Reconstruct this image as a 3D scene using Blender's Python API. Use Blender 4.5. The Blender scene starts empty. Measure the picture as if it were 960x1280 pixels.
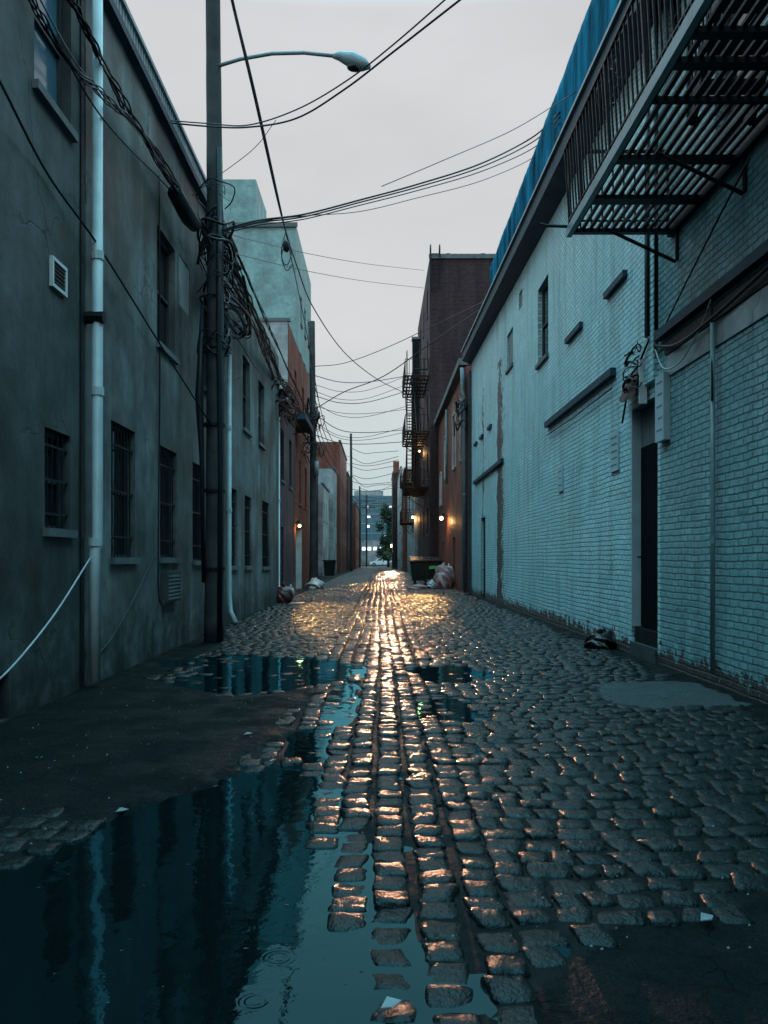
import bpy, math, random
import numpy as np
from mathutils import Vector
random.seed(7); RNG = np.random.RandomState(11)
R = math.radians
S = bpy.context.scene
COL = S.collection
F = 1040.0; CX = 475.0; HZ = 698.0; H = 1.4

# ------------------------------------------------------------------ helpers
def P(px, py, d): return ((px-CX)/F*d, d, H-(py-HZ)/F*d)
def DX(px, X): return X*F/(px-CX)          # depth at which a plane X=const crosses that bearing

def tag(o, label=None, cat=None, group=None, kind=None):
    if label: o['label'] = label
    if cat: o['category'] = cat
    if group: o['group'] = group
    if kind: o['kind'] = kind
    return o

def thing(name, label, cat, loc=(0,0,0), group=None):
    o = bpy.data.objects.new(name, None); COL.objects.link(o)
    o.location = loc; o.empty_display_size = .2
    return tag(o, label, cat, group)

class MB:
    def __init__(s): s.v=[]; s.f=[]
    def add(s, vs, fs):
        n=len(s.v); s.v += [tuple(v) for v in vs]; s.f += [tuple(i+n for i in f) for f in fs]; return s
    def quad(s,a,b,c,d): return s.add([a,b,c,d],[(0,1,2,3)])
    def box(s,x0,x1,y0,y1,z0,z1):
        if x0>x1:x0,x1=x1,x0
        if y0>y1:y0,y1=y1,y0
        if z0>z1:z0,z1=z1,z0
        return s.add([(x0,y0,z0),(x1,y0,z0),(x1,y1,z0),(x0,y1,z0),(x0,y0,z1),(x1,y0,z1),(x1,y1,z1),(x0,y1,z1)],
          [(3,2,1,0),(4,5,6,7),(0,1,5,4),(1,2,6,5),(2,3,7,6),(3,0,4,7)])
    def beam(s,a,b,w,h=None):
        h=h or w; a=Vector(a); b=Vector(b); t=(b-a).normalized()
        up=Vector((0,0,1)) if abs(t.z)<.95 else Vector((1,0,0))
        u=t.cross(up).normalized()*w/2; v=u.cross(t).normalized()*h/2
        vs=[a-u-v,a+u-v,a+u+v,a-u+v,b-u-v,b+u-v,b+u+v,b-u+v]
        return s.add(vs,[(0,1,2,3),(7,6,5,4),(0,4,5,1),(1,5,6,2),(2,6,7,3),(3,7,4,0)])
    def tube(s,pts,r,n=6,cap=True):
        pts=[Vector(p) for p in pts]; rs=r if isinstance(r,(list,tuple)) else [r]*len(pts)
        base=len(s.v); prev=None
        for i,p in enumerate(pts):
            t=(pts[min(i+1,len(pts)-1)]-pts[max(i-1,0)])
            if t.length<1e-9: t=Vector((0,0,1))
            t.normalize()
            if prev is None:
                up=Vector((0,0,1)) if abs(t.z)<.9 else Vector((1,0,0)); u=t.cross(up).normalized()
            else:
                u=(prev-t*prev.dot(t)).normalized()
            prev=u; w=t.cross(u)
            for k in range(n):
                a=2*math.pi*k/n; q=p+(u*math.cos(a)+w*math.sin(a))*rs[i]; s.v.append(tuple(q))
        for i in range(len(pts)-1):
            for k in range(n):
                a=base+i*n+k; b=base+i*n+(k+1)%n; s.f.append((a,b,b+n,a+n))
        if cap:
            s.f.append(tuple(base+k for k in reversed(range(n)))); e=base+(len(pts)-1)*n
            s.f.append(tuple(e+k for k in range(n)))
        return s
    def blob(s,c,r,seed=0,n=14,amp=.15,flat=0):
        rr=random.Random(seed); ph=[(rr.uniform(1.5,5),rr.uniform(1.5,5),rr.uniform(1.5,5),rr.uniform(0,6)) for _ in range(6)]
        base=len(s.v); m=n
        for i in range(m+1):
            th=math.pi*i/m
            for k in range(2*n):
                a=math.pi*k/n
                d=Vector((math.sin(th)*math.cos(a),math.sin(th)*math.sin(a),math.cos(th)))
                w=1+amp*sum(math.sin(q[0]*d.x*2+q[1]*d.y*2+q[2]*d.z*2+q[3]) for q in ph)/2
                w+=amp*.3*(abs(math.sin(ph[0][0]*3*d.x+ph[1][1]*4*d.z+ph[2][3]))*-.5+.25+.35*abs(math.sin(ph[3][0]*5*d.y-ph[4][1]*4*d.z+3*d.x)))*(amp>.1)
                z=d.z*r[2]*w
                s.v.append((c[0]+d.x*r[0]*w,c[1]+d.y*r[1]*w,max(c[2]+z,flat)))
        for i in range(m):
            for k in range(2*n):
                a=base+i*2*n+k; b=base+i*2*n+(k+1)%(2*n)
                s.f.append((a,a+2*n,b+2*n,b))
        return s
    def build(s,name,mat,parent=None,smooth=False):
        me=bpy.data.meshes.new(name)
        off=Vector(parent_world(parent)) if parent else Vector((0,0,0))
        me.from_pydata([(v[0]-off.x,v[1]-off.y,v[2]-off.z) for v in s.v],[],s.f)
        if mat: me.materials.append(mat)
        if smooth: me.polygons.foreach_set('use_smooth',[True]*len(me.polygons))
        me.update()
        o=bpy.data.objects.new(name,me); COL.objects.link(o)
        if parent: o.parent=parent
        return o
def parent_world(p):
    l=Vector((0,0,0))
    while p: l+=p.location; p=p.parent
    return l

# ------------------------------------------------------------------ materials
def newmat(name):
    m=bpy.data.materials.new(name); m.use_nodes=True; nt=m.node_tree
    return m,nt,nt.nodes['Principled BSDF']
def N(nt,t,**k):
    n=nt.nodes.new(t)
    for a,b in k.items():
        if a in n.inputs.keys() if hasattr(n.inputs,'keys') else False: n.inputs[a].default_value=b
        else: setattr(n,a,b)
    return n
def lk(nt,a,b): nt.links.new(a,b)
def mth(nt,op,a,b=None,clamp=False,c=None):
    n=nt.nodes.new('ShaderNodeMath'); n.operation=op; n.use_clamp=clamp
    for i,v in enumerate((a,b,c)):
        if v is None: continue
        if isinstance(v,(int,float)): n.inputs[i].default_value=v
        else: lk(nt,v,n.inputs[i])
    return n.outputs[0]
def noise(nt,vec,scale,detail=4,rough=.55,stretch=None):
    if stretch:
        mp=nt.nodes.new('ShaderNodeMapping'); mp.inputs['Scale'].default_value=stretch; lk(nt,vec,mp.inputs[0]); vec=mp.outputs[0]
    n=nt.nodes.new('ShaderNodeTexNoise'); n.inputs['Scale'].default_value=scale; n.inputs['Detail'].default_value=detail; n.inputs['Roughness'].default_value=rough
    lk(nt,vec,n.inputs['Vector']); return n.outputs[0]
def ramp(nt,fac,stops):
    n=nt.nodes.new('ShaderNodeValToRGB'); e=n.color_ramp.elements
    while len(e)<len(stops): e.new(.5)
    for i,(p,c) in enumerate(stops):
        e[i].position=p; e[i].color=(c,c,c,1) if isinstance(c,(int,float)) else (*c,1)
    lk(nt,fac,n.inputs[0]); return n.outputs[0]
def mix(nt,fac,a,b,mode='MIX'):
    n=nt.nodes.new('ShaderNodeMixRGB'); n.blend_type=mode
    for i,v in ((0,fac),(1,a),(2,b)):
        if isinstance(v,(int,float)): n.inputs[i].default_value=v if i==0 else (v,v,v,1)
        elif isinstance(v,tuple): n.inputs[i].default_value=(*v,1)
        else: lk(nt,v,n.inputs[i])
    return n.outputs[0]
def bump(nt,h,dist,strength=1,prev=None):
    n=nt.nodes.new('ShaderNodeBump'); n.inputs['Distance'].default_value=dist; n.inputs['Strength'].default_value=strength
    lk(nt,h,n.inputs['Height'])
    if prev: lk(nt,prev,n.inputs['Normal'])
    return n.outputs[0]
def pos(nt): return nt.nodes.new('ShaderNodeNewGeometry').outputs['Position']
def sep(nt,v):
    n=nt.nodes.new('ShaderNodeSeparateXYZ'); lk(nt,v,n.inputs[0]); return n.outputs

def simple(name,c,rough=.6,metal=0,var=.25,bscale=30,bd=.002,vs=3):
    m,nt,b=newmat(name); p=pos(nt)
    f=noise(nt,p,vs,5); g=noise(nt,p,bscale,3)
    c0=tuple(x*(1-var) for x in c); c1=tuple(min(1,x*(1+var)) for x in c)
    lk(nt,mix(nt,ramp(nt,f,[(.3,0.),(.7,1.)]),c0,c1),b.inputs['Base Color'])
    b.inputs['Metallic'].default_value=metal
    lk(nt,ramp(nt,g,[(.3,max(.05,rough-.12)),(.7,min(1,rough+.12))]),b.inputs['Roughness'])
    lk(nt,bump(nt,g,bd),b.inputs['Normal'])
    return m

def brick(name,c1,c2,mortar,paint=False,rough=.55,bumpd=.012,peel=None,stain=.35,cool=None):
    m,nt,b=newmat(name); p=pos(nt); x,y,z=sep(nt,p)
    wob=noise(nt,p,1.3,3); wob2=noise(nt,p,9,3)
    u=mth(nt,'ADD',x,y)
    v=mth(nt,'ADD',z,mth(nt,'ADD',mth(nt,'MULTIPLY',wob,.05),mth(nt,'MULTIPLY',wob2,.026 if paint else .012)))
    cv=nt.nodes.new('ShaderNodeCombineXYZ'); lk(nt,u,cv.inputs[0]); lk(nt,v,cv.inputs[1])
    bt=nt.nodes.new('ShaderNodeTexBrick'); lk(nt,cv.outputs[0],bt.inputs['Vector'])
    bt.inputs['Scale'].default_value=1; bt.inputs['Brick Width'].default_value=.215; bt.inputs['Row Height'].default_value=.078
    bt.inputs['Mortar Size'].default_value=.013 if paint else .011; bt.inputs['Mortar Smooth'].default_value=.55
    bt.inputs['Color1'].default_value=(*c1,1); bt.inputs['Color2'].default_value=(*c2,1); bt.inputs['Mortar'].default_value=(*mortar,1)
    big=noise(nt,p,.55,5,.6); fine=noise(nt,p,22,4); streak=noise(nt,p,2.2,4,.6,(1,1,.12))
    col=mix(nt,ramp(nt,big,[(.35,0.),(.65,1.)]),bt.outputs['Color'],tuple(q*(1-stain) for q in c1)) if paint else bt.outputs['Color']
    dirt=ramp(nt,streak,[(.35,1-stain),(.62,1.)])
    col=mix(nt,1.,col,dirt,'MULTIPLY')
    col=mix(nt,1.,col,ramp(nt,fine,[(.3,.8),(.7,1.1)]),'MULTIPLY')
    if paint: col=mix(nt,ramp(nt,noise(nt,p,1.9,4,.7,(1,1,2.2)),[(.56,0.),(.66,.35)]),col,tuple(min(.9,q*1.3) for q in c1)); pt=noise(nt,p,.35,2,.4,(1,1,1.6)); col=mix(nt,ramp(nt,pt,[(.50,0.),(.512,.5)]),col,tuple(q*.82 for q in c2)); gr_=noise(nt,p,3.1,6,.72,(1,1,.16)); col=mix(nt,1.,col,ramp(nt,gr_,[(.34,.68),(.52,1.)]),'MULTIPLY')
    hgt=mth(nt,'SUBTRACT',1,bt.outputs['Fac'])
    if paint:
        # whole courses where the mortar has been lost show as dark open joints
        lost=ramp(nt,noise(nt,p,1.1,4,.6,(1,1,3)),[(.36,.25),(.50,1.)])
        col=mix(nt,mth(nt,'MULTIPLY',mth(nt,'MULTIPLY',bt.outputs['Fac'],lost),.6),col,tuple(q*.3 for q in c1))
        hgt=mth(nt,'MULTIPLY',hgt,ramp(nt,noise(nt,p,.9,3),[(.33,.35),(.45,1.)]))
    if peel:
        pn=noise(nt,p,7,5,.65); pn2=noise(nt,p,1.7,3)
        tot=None
        for yc,w in peel:
            dy=mth(nt,'ABSOLUTE',mth(nt,'ADD',mth(nt,'SUBTRACT',y,yc),mth(nt,'ADD',mth(nt,'MULTIPLY',mth(nt,'SUBTRACT',pn2,.5),1.2),mth(nt,'MULTIPLY',mth(nt,'SUBTRACT',pn,.5),1.1))))
            q=mth(nt,'SUBTRACT',1,mth(nt,'DIVIDE',dy,w),True)
            tot=q if tot is None else mth(nt,'MAXIMUM',tot,q)
        tot=mth(nt,'MULTIPLY',tot,ramp(nt,mth(nt,'MULTIPLY',z,.1),[(.5,1.),(.74,.55),(.76,0.)]))
        low=mth(nt,'SUBTRACT',1,mth(nt,'DIVIDE',z,.42),True)
        tot=mth(nt,'MAXIMUM',tot,mth(nt,'MULTIPLY',low,.75))
        mk=ramp(nt,mth(nt,'ADD',mth(nt,'MULTIPLY',tot,.55),pn),[(.70,0.),(.73,1.)])
        bare=mix(nt,fine,(.035,.03,.03),(.13,.10,.09))
        col=mix(nt,mk,col,bare)
        hgt=mth(nt,'SUBTRACT',hgt,mth(nt,'MULTIPLY',mk,.5))
    lk(nt,col,b.inputs['Base Color'])
    lk(nt,ramp(nt,big,[(.3,rough-.15),(.7,rough+.1)]),b.inputs['Roughness'])
    n1=bump(nt,hgt,bumpd,1)
    lk(nt,bump(nt,mth(nt,'ADD',fine,mth(nt,'MULTIPLY',wob2,1.5)),.006,1,n1),b.inputs['Normal'])
    return m

def stucco(name,c,stain=.5,rough=.6):
    m,nt,b=newmat(name); p=pos(nt); x,y,z=sep(nt,p)
    big=noise(nt,p,.8,6,.6); st=noise(nt,p,1.6,5,.65,(1,1,.1)); fine=noise(nt,p,40,3); mid=noise(nt,p,5,5,.6)
    col=mix(nt,ramp(nt,big,[(.38,0.),(.6,1.)]),tuple(q*(1-stain) for q in c),tuple(q*1.25 for q in c))
    col=mix(nt,1.,col,ramp(nt,st,[(.36,1-stain*.8),(.6,1.)]),'MULTIPLY')
    col=mix(nt,1.,col,ramp(nt,mid,[(.3,.78),(.7,1.1)]),'MULTIPLY')
    # paler worn patches and splash dirt near the ground
    g=ramp(nt,mth(nt,'ADD',mth(nt,'MULTIPLY',z,.55),mid),[(.55,.5),(.9,1.)])
    col=mix(nt,1.,col,g,'MULTIPLY')
    vo=nt.nodes.new('ShaderNodeTexVoronoi'); vo.feature='DISTANCE_TO_EDGE'; vo.inputs['Scale'].default_value=.45
    mp=nt.nodes.new('ShaderNodeVectorMath'); mp.operation='ADD'
    cn=nt.nodes.new('ShaderNodeTexNoise'); cn.inputs['Scale'].default_value=3; cn.inputs['Detail'].default_value=5; lk(nt,p,cn.inputs['Vector'])
    sc=nt.nodes.new('ShaderNodeVectorMath'); sc.operation='SCALE'; sc.inputs['Scale'].default_value=.5; lk(nt,cn.outputs['Color'],sc.inputs[0])
    lk(nt,p,mp.inputs[0]); lk(nt,sc.outputs[0],mp.inputs[1]); lk(nt,mp.outputs[0],vo.inputs['Vector'])
    crack=ramp(nt,vo.outputs['Distance'],[(.0,0.),(.008,1.)])
    crk=mth(nt,'MAXIMUM',crack,ramp(nt,big,[(.5,1.),(.6,0.)]))
    col=mix(nt,1.,col,ramp(nt,crk,[(0.,.45),(1.,1.)]),'MULTIPLY')
    lk(nt,col,b.inputs['Base Color'])
    lk(nt,ramp(nt,big,[(.3,rough-.15),(.7,rough+.15)]),b.inputs['Roughness'])
    h=mth(nt,'ADD',mth(nt,'MULTIPLY',fine,.25),mth(nt,'ADD',mid,mth(nt,'MULTIPLY',crk,.6)))
    lk(nt,bump(nt,h,.007),b.inputs['Normal'])
    return m

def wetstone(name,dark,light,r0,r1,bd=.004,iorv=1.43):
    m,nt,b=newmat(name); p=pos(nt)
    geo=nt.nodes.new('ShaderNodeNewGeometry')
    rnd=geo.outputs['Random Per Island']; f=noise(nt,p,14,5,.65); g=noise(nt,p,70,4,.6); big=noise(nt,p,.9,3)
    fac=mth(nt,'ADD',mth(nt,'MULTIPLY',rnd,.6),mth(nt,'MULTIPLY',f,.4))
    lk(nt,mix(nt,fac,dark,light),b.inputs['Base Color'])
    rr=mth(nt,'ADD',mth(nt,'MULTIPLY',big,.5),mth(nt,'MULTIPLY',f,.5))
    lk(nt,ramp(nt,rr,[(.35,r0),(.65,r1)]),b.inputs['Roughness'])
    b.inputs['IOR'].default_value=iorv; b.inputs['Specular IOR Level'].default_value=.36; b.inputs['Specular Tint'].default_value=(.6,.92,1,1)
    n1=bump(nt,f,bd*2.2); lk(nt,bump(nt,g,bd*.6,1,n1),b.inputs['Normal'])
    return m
def asphalt(name,c,r0=.3,r1=.6,spark=True):
    m,nt,b=newmat(name); p=pos(nt); b.inputs['IOR'].default_value=1.22; b.inputs['Specular Tint'].default_value=(.6,.92,1,1)
    f=noise(nt,p,2.2,6,.6); g=noise(nt,p,110,3,.7); a=noise(nt,p,28,4,.6)
    vo=nt.nodes.new('ShaderNodeTexVoronoi'); vo.feature='DISTANCE_TO_EDGE'; vo.inputs['Scale'].default_value=5
    cn=nt.nodes.new('ShaderNodeTexNoise'); cn.inputs['Scale'].default_value=6; lk(nt,p,cn.inputs['Vector'])
    sc=nt.nodes.new('ShaderNodeVectorMath'); sc.operation='SCALE'; sc.inputs['Scale'].default_value=.25; lk(nt,cn.outputs['Color'],sc.inputs[0])
    ad=nt.nodes.new('ShaderNodeVectorMath'); lk(nt,p,ad.inputs[0]); lk(nt,sc.outputs[0],ad.inputs[1]); lk(nt,ad.outputs[0],vo.inputs['Vector'])
    crk=mth(nt,'MAXIMUM',ramp(nt,vo.outputs['Distance'],[(0.,0.),(.03,1.)]),ramp(nt,f,[(.48,1.),(.56,0.)]))
    col=mix(nt,f,tuple(q*.5 for q in c),tuple(q*1.5 for q in c))
    col=mix(nt,1.,col,ramp(nt,g,[(.3,.6),(.72,1.3)]),'MULTIPLY')
    col=mix(nt,1.,col,ramp(nt,crk,[(0.,.3),(1.,1.)]),'MULTIPLY')
    lk(nt,col,b.inputs['Base Color'])
    lk(nt,ramp(nt,mth(nt,'ADD',mth(nt,'MULTIPLY',f,.7),mth(nt,'MULTIPLY',a,.3)),[(.42,r0),(.56,r1)]),b.inputs['Roughness'])
    gg=nt.nodes.new('ShaderNodeTexVoronoi'); gg.inputs['Scale'].default_value=85; lk(nt,p,gg.inputs['Vector'])
    h=mth(nt,'ADD',mth(nt,'ADD',mth(nt,'ADD',mth(nt,'MULTIPLY',g,.9),mth(nt,'MULTIPLY',gg.outputs['Distance'],-.9)),mth(nt,'MULTIPLY',a,1.4)),crk)
    lk(nt,bump(nt,h,.007),b.inputs['Normal'])
    return m

M={}
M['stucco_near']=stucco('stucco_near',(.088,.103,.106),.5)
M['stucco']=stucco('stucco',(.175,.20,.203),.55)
M['stucco_green']=stucco('stucco_green',(.23,.38,.38),.25)
M['plaster']=stucco('plaster',(.33,.37,.39),.3)
M['plaster_white']=stucco('plaster_white',(.55,.55,.56),.3)
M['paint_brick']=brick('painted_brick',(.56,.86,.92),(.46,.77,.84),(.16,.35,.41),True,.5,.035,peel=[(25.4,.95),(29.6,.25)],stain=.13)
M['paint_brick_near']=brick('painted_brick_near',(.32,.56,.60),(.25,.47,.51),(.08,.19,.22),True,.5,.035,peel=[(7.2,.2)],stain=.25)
M['brick_red']=brick('brick_red',(.36,.10,.07),(.24,.065,.05),(.13,.10,.09),rough=.55,bumpd=.01)
M['brick_brown']=brick('brick_brown',(.085,.038,.038),(.038,.022,.030),(.10,.09,.10),rough=.6,bumpd=.01)
M['brick_dark']=brick('brick_dark',(.085,.07,.09),(.05,.045,.06),(.15,.14,.15),rough=.55,bumpd=.012)
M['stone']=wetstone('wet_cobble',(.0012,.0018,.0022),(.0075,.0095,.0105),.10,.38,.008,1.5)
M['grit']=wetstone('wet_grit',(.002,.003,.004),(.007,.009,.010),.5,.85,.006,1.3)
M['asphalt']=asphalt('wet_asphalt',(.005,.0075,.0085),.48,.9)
M['ground']=asphalt('ground_asphalt',(.04,.042,.045),.4,.7)
M['concrete']=asphalt('concrete',(.065,.08,.085),.4,.7)
M['iron']=simple('black_iron',(.016,.020,.024),.45,.3)
M['rust']=simple('rusty_iron',(.035,.022,.02),.5,.2)
M['galv']=simple('galvanised_paint',(.16,.25,.28),.4)
M['pvc']=simple('grey_pvc',(.44,.56,.6),.4,0,.15)
M['white_metal']=simple('white_metal',(.6,.66,.68),.45,0,.12)
M['wood_pole']=simple('creosote_wood',(.045,.055,.06),.6,0,.4,60,.006,2)
M['wood_trim']=simple('dark_trim',(.02,.05,.075),.5,0,.35)
M['frame']=simple('window_frame',(.05,.06,.065),.5)
M['frame_white']=simple('window_frame_white',(.5,.52,.54),.5,0,.1)
M['sill']=simple('stone_sill',(.12,.14,.15),.6)
M['cable']=simple('cable_rubber',(.012,.018,.022),.4,0,.2)
M['cable_white']=simple('cable_white',(.42,.48,.5),.5,0,.1)
M['door_dark']=simple('door_dark',(.012,.014,.016),.5)
M['door_black']=simple('door_black',(.004,.005,.006),.7)
M['door_black'].node_tree.nodes['Principled BSDF'].inputs['Specular IOR Level'].default_value=.05
M['door_grey']=simple('door_grey',(.13,.16,.17),.5)
M['door_pale']=simple('door_pale',(.35,.5,.55),.5)
M['roofing']=simple('roofing',(.04,.045,.05),.8)
M['paper']=simple('paper_sign',(.36,.47,.52),.5,0,.12)
M['print']=simple('sign_print',(.10,.14,.17),.6,0,.2)
M['bag_white']=simple('white_plastic',(.6,.62,.64),.35,0,.15,14,.02)
M['bag_pink']=simple('pink_plastic',(.5,.32,.32),.35,0,.3,14,.02)
M['bag_black']=simple('black_plastic',(.01,.012,.014),.25,0,.2,14,.02)
M['bag_red']=simple('maroon_plastic',(.11,.03,.035),.35,0,.2,14,.02)
M['cardboard']=simple('wet_cardboard',(.22,.14,.10),.7)
M['dumpster']=simple('dumpster_paint',(.018,.03,.028),.4)
M['green_sticker']=simple('green_sticker',(.06,.42,.18),.5,0,.1)
M['car_paint']=simple('silver_car_paint',(.9,.93,.95),.3,0,.05,5,.0)
M['tyre']=simple('tyre_rubber',(.015,.015,.016),.8)
M['leaf']=simple('leaf',(.035,.07,.045),.5,0,.5)
M['bark']=simple('bark',(.05,.04,.035),.8)

for k_,v_ in dict(iron=.12,rust=.15,wood_pole=.1,wood_trim=.12,cable=.2,stucco=.2,stucco_near=.2,brick_red=.15,brick_brown=.08,brick_dark=.15,paint_brick=.3,paint_brick_near=.25,frame=.15,sill=.2,roofing=.1,dumpster=.2,door_dark=.1,door_grey=.2,bark=.1,leaf=.1).items():
    M[k_].node_tree.nodes['Principled BSDF'].inputs['Specular IOR Level'].default_value=v_
def glass(name,c,rough=.06):
    m,nt,b=newmat(name); b.inputs['Base Color'].default_value=(*c,1); b.inputs['Roughness'].default_value=rough
    b.inputs['IOR'].default_value=1.5
    lk(nt,bump(nt,noise(nt,pos(nt),1.5,2),.01),b.inputs['Normal']); return m
M['glass']=glass('dark_glass',(.008,.011,.013)); M['glass_blue']=glass('blue_glass',(.06,.16,.22),.12)
def emis(name,c,s):
    m,nt,b=newmat(name); b.inputs['Base Color'].default_value=(.8,.8,.8,1)
    b.inputs['Emission Color'].default_value=(*c,1); b.inputs['Emission Strength'].default_value=s; return m
M['bulb']=emis('sodium_bulb',(1,.55,.18),26); M['bulb_pale']=emis('pale_bulb',(1,.8,.55),20)
M['lit']=emis('lit_window',(.85,.93,1),1.6)

def netting():
    m,nt,b=newmat('blue_netting'); p=pos(nt)
    f=noise(nt,p,2.2,5,.6,(1,1,.18)); g=noise(nt,p,9,4,.6,(1,1,.3))
    c=mix(nt,ramp(nt,f,[(.35,0.),(.65,1.)]),(.004,.07,.13),(.02,.34,.50)); lk(nt,c,b.inputs['Base Color']); b.inputs['Roughness'].default_value=.8; b.inputs['Specular IOR Level'].default_value=.08
    lk(nt,bump(nt,mth(nt,'ADD',f,g),.08),b.inputs['Normal'])
    tr=nt.nodes.new('ShaderNodeBsdfTranslucent'); lk(nt,mix(nt,1.,c,(1.2,1.3,1.3),'MULTIPLY'),tr.inputs[0])
    mx=nt.nodes.new('ShaderNodeMixShader'); mx.inputs[0].default_value=.55
    lk(nt,b.outputs[0],mx.inputs[1]); lk(nt,tr.outputs[0],mx.inputs[2])
    lk(nt,mx.outputs[0],nt.nodes['Material Output'].inputs[0]); return m
M['net']=netting()

def water():
    m,nt,b=newmat('puddle_water'); p=pos(nt); x,y,z=sep(nt,p)
    b.inputs['Base Color'].default_value=(.003,.006,.007,1); b.inputs['Roughness'].default_value=.015; b.inputs['IOR'].default_value=1.75
    b.inputs['Specular Tint'].default_value=(.12,.75,1,1)
    h=mth(nt,'MULTIPLY',noise(nt,p,3.5,2),.5)
    h=mth(nt,'ADD',h,mth(nt,'MULTIPLY',noise(nt,p,26,2),.05))
    for (rx,ry,rad) in ((-.53,3.18,.05),(-.42,3.46,.03),(-.36,2.95,.06),(-.40,2.66,.05)):
        dx=mth(nt,'SUBTRACT',x,rx); dy=mth(nt,'SUBTRACT',y,ry)
        r=mth(nt,'SQRT',mth(nt,'ADD',mth(nt,'MULTIPLY',dx,dx),mth(nt,'MULTIPLY',dy,dy)))
        env=mth(nt,'SUBTRACT',1,mth(nt,'DIVIDE',mth(nt,'ABSOLUTE',mth(nt,'SUBTRACT',r,rad*.75)),rad*.45),True)
        w=mth(nt,'MULTIPLY',mth(nt,'SINE',mth(nt,'MULTIPLY',r,300)),mth(nt,'MULTIPLY',env,.02))
        h=mth(nt,'ADD',h,w)
    nn=bump(nt,h,.006); lk(nt,nn,b.inputs['Normal'])
    b.inputs['Specular IOR Level'].default_value=0
    gl=nt.nodes.new('ShaderNodeBsdfGlossy'); gl.inputs['Color'].default_value=(.22,.80,.98,1); gl.inputs['Roughness'].default_value=.02; lk(nt,nn,gl.inputs['Normal'])
    fr=nt.nodes.new('ShaderNodeFresnel'); fr.inputs['IOR'].default_value=1.6; lk(nt,nn,fr.inputs['Normal'])
    ms=nt.nodes.new('ShaderNodeMixShader'); lk(nt,fr.outputs[0],ms.inputs[0]); lk(nt,b.outputs[0],ms.inputs[1]); lk(nt,gl.outputs[0],ms.inputs[2])
    lk(nt,ms.outputs[0],nt.nodes['Material Output'].inputs[0]); return m
M['water']=water()

# ------------------------------------------------------------------ ground
def vnoise(x,y,s,seed=0):
    rs=np.random.RandomState(seed); o=np.zeros_like(x)
    for k in range(7):
        a=rs.uniform(0,6.28); f=s*rs.uniform(.6,1.9); ph=rs.uniform(0,6.28)
        o+=np.sin((x*math.cos(a)+y*math.sin(a))*f+ph+1.3*np.sin((x*math.sin(a)-y*math.cos(a))*f*.7+ph*2))
    return o/7*1.6
def sm(t): t=np.clip(t,0,1); return t*t*(3-2*t)
def blobm(x,y,cx,cy,rx,ry,n=.25,s=3,seed=1):
    q=1-np.sqrt(((x-cx)/rx)**2+((y-cy)/ry)**2)+n*vnoise(x,y,s,seed)*.7
    return sm(q*4)
def p1mask(x,y):     # the deep foreground puddle
    yb=np.interp(x,[-3.2,-2.4,-1.9,-1.72,-1.3,-.9,-.44,-.3],[3.2,3.3,3.45,3.8,4.85,5.3,5.75,5.6])
    m=sm((yb-y)/.35+.5+.35*vnoise(x,y,5,3)+.25*vnoise(x,y,17,93))
    xb=np.interp(y,[2.5,3.,3.6,4.5,5.5],[-.10,-.13,-.22,-.38,-.46])
    mx=sm((xb-x)/.10+.5+.2*vnoise(x,y,6,8))
    return m*mx
def puddles(x,y):
    m=np.zeros_like(x)
    for a in ((-1.35,10.4,1.35,1.75,.3,2.2,21),(-2.2,11.4,.8,.9,.3,3,22),(.92,10.1,.62,1.0,.35,4,23),(.68,7.7,.33,.85,.35,5,24),
              (-.38,8.3,.16,1.5,.3,4,26),(-.5,6.4,.2,.7,.4,5,27)):
        m=np.maximum(m,blobm(x,y,*a))
    return m
def channel(x,y):    # water lying between the central courses nearest the camera
    xr=np.interp(y,[2.4,3.2,4.2,5.5],[.14,.08,-.12,-.3])
    return sm((xr-x)/.10+.5+.3*vnoise(x,y,5,41))*sm((5.8-y)/.8)*sm((x+1.2)/.3)
def asph(x,y):
    fn=.07*vnoise(x,y,14,91)+.04*vnoise(x,y,31,92)
    x=x+fn; y=y+fn
    a=sm((9.3-y+.7*vnoise(x,y,1.6,5))/.3)*sm((y-(4.2)+.3*vnoise(x,y,2.5,6))/.5)*sm((-.62-.22*np.abs(y-7.2)*.4-x+.18*vnoise(x,y,3,7))/.15)
    a=np.maximum(a,0)
    yb=np.interp(x,[.2,.45,.7,1.2,1.8,3.6],[2.0,2.75,3.15,3.35,3.5,3.4])
    b=sm((yb-y+.18*vnoise(x,y,5,9))/.2)*sm((x-.30)/.25)
    e=sm((-2.55-x+.2*vnoise(x,y,2,13))/.2)*sm((15.5-y)/1.)   # beside the left wall
    e2=sm((x-3.30+.12*vnoise(x,y,2,15))/.15)
    return a,b,e,e2
def conc(x,y):
    y0=7.6+.10*vnoise(x,y,2,61)+.15*(x-2.3); y1=9.35+.15*vnoise(x,y,2,62)
    xl=np.interp(y,[7.5,8.0,9.3],[2.5,2.2,2.3])
    q_=.05*vnoise(x,y,13,64)+.03*vnoise(x,y,29,65); x=x+q_; y=y+q_
    return sm((y-y0)/.06)*sm((y1-y)/.06)*sm((x-xl+.05*vnoise(x,y,4,63))/.06)*sm((3.55-x)/.1)
WL=-.016
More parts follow.
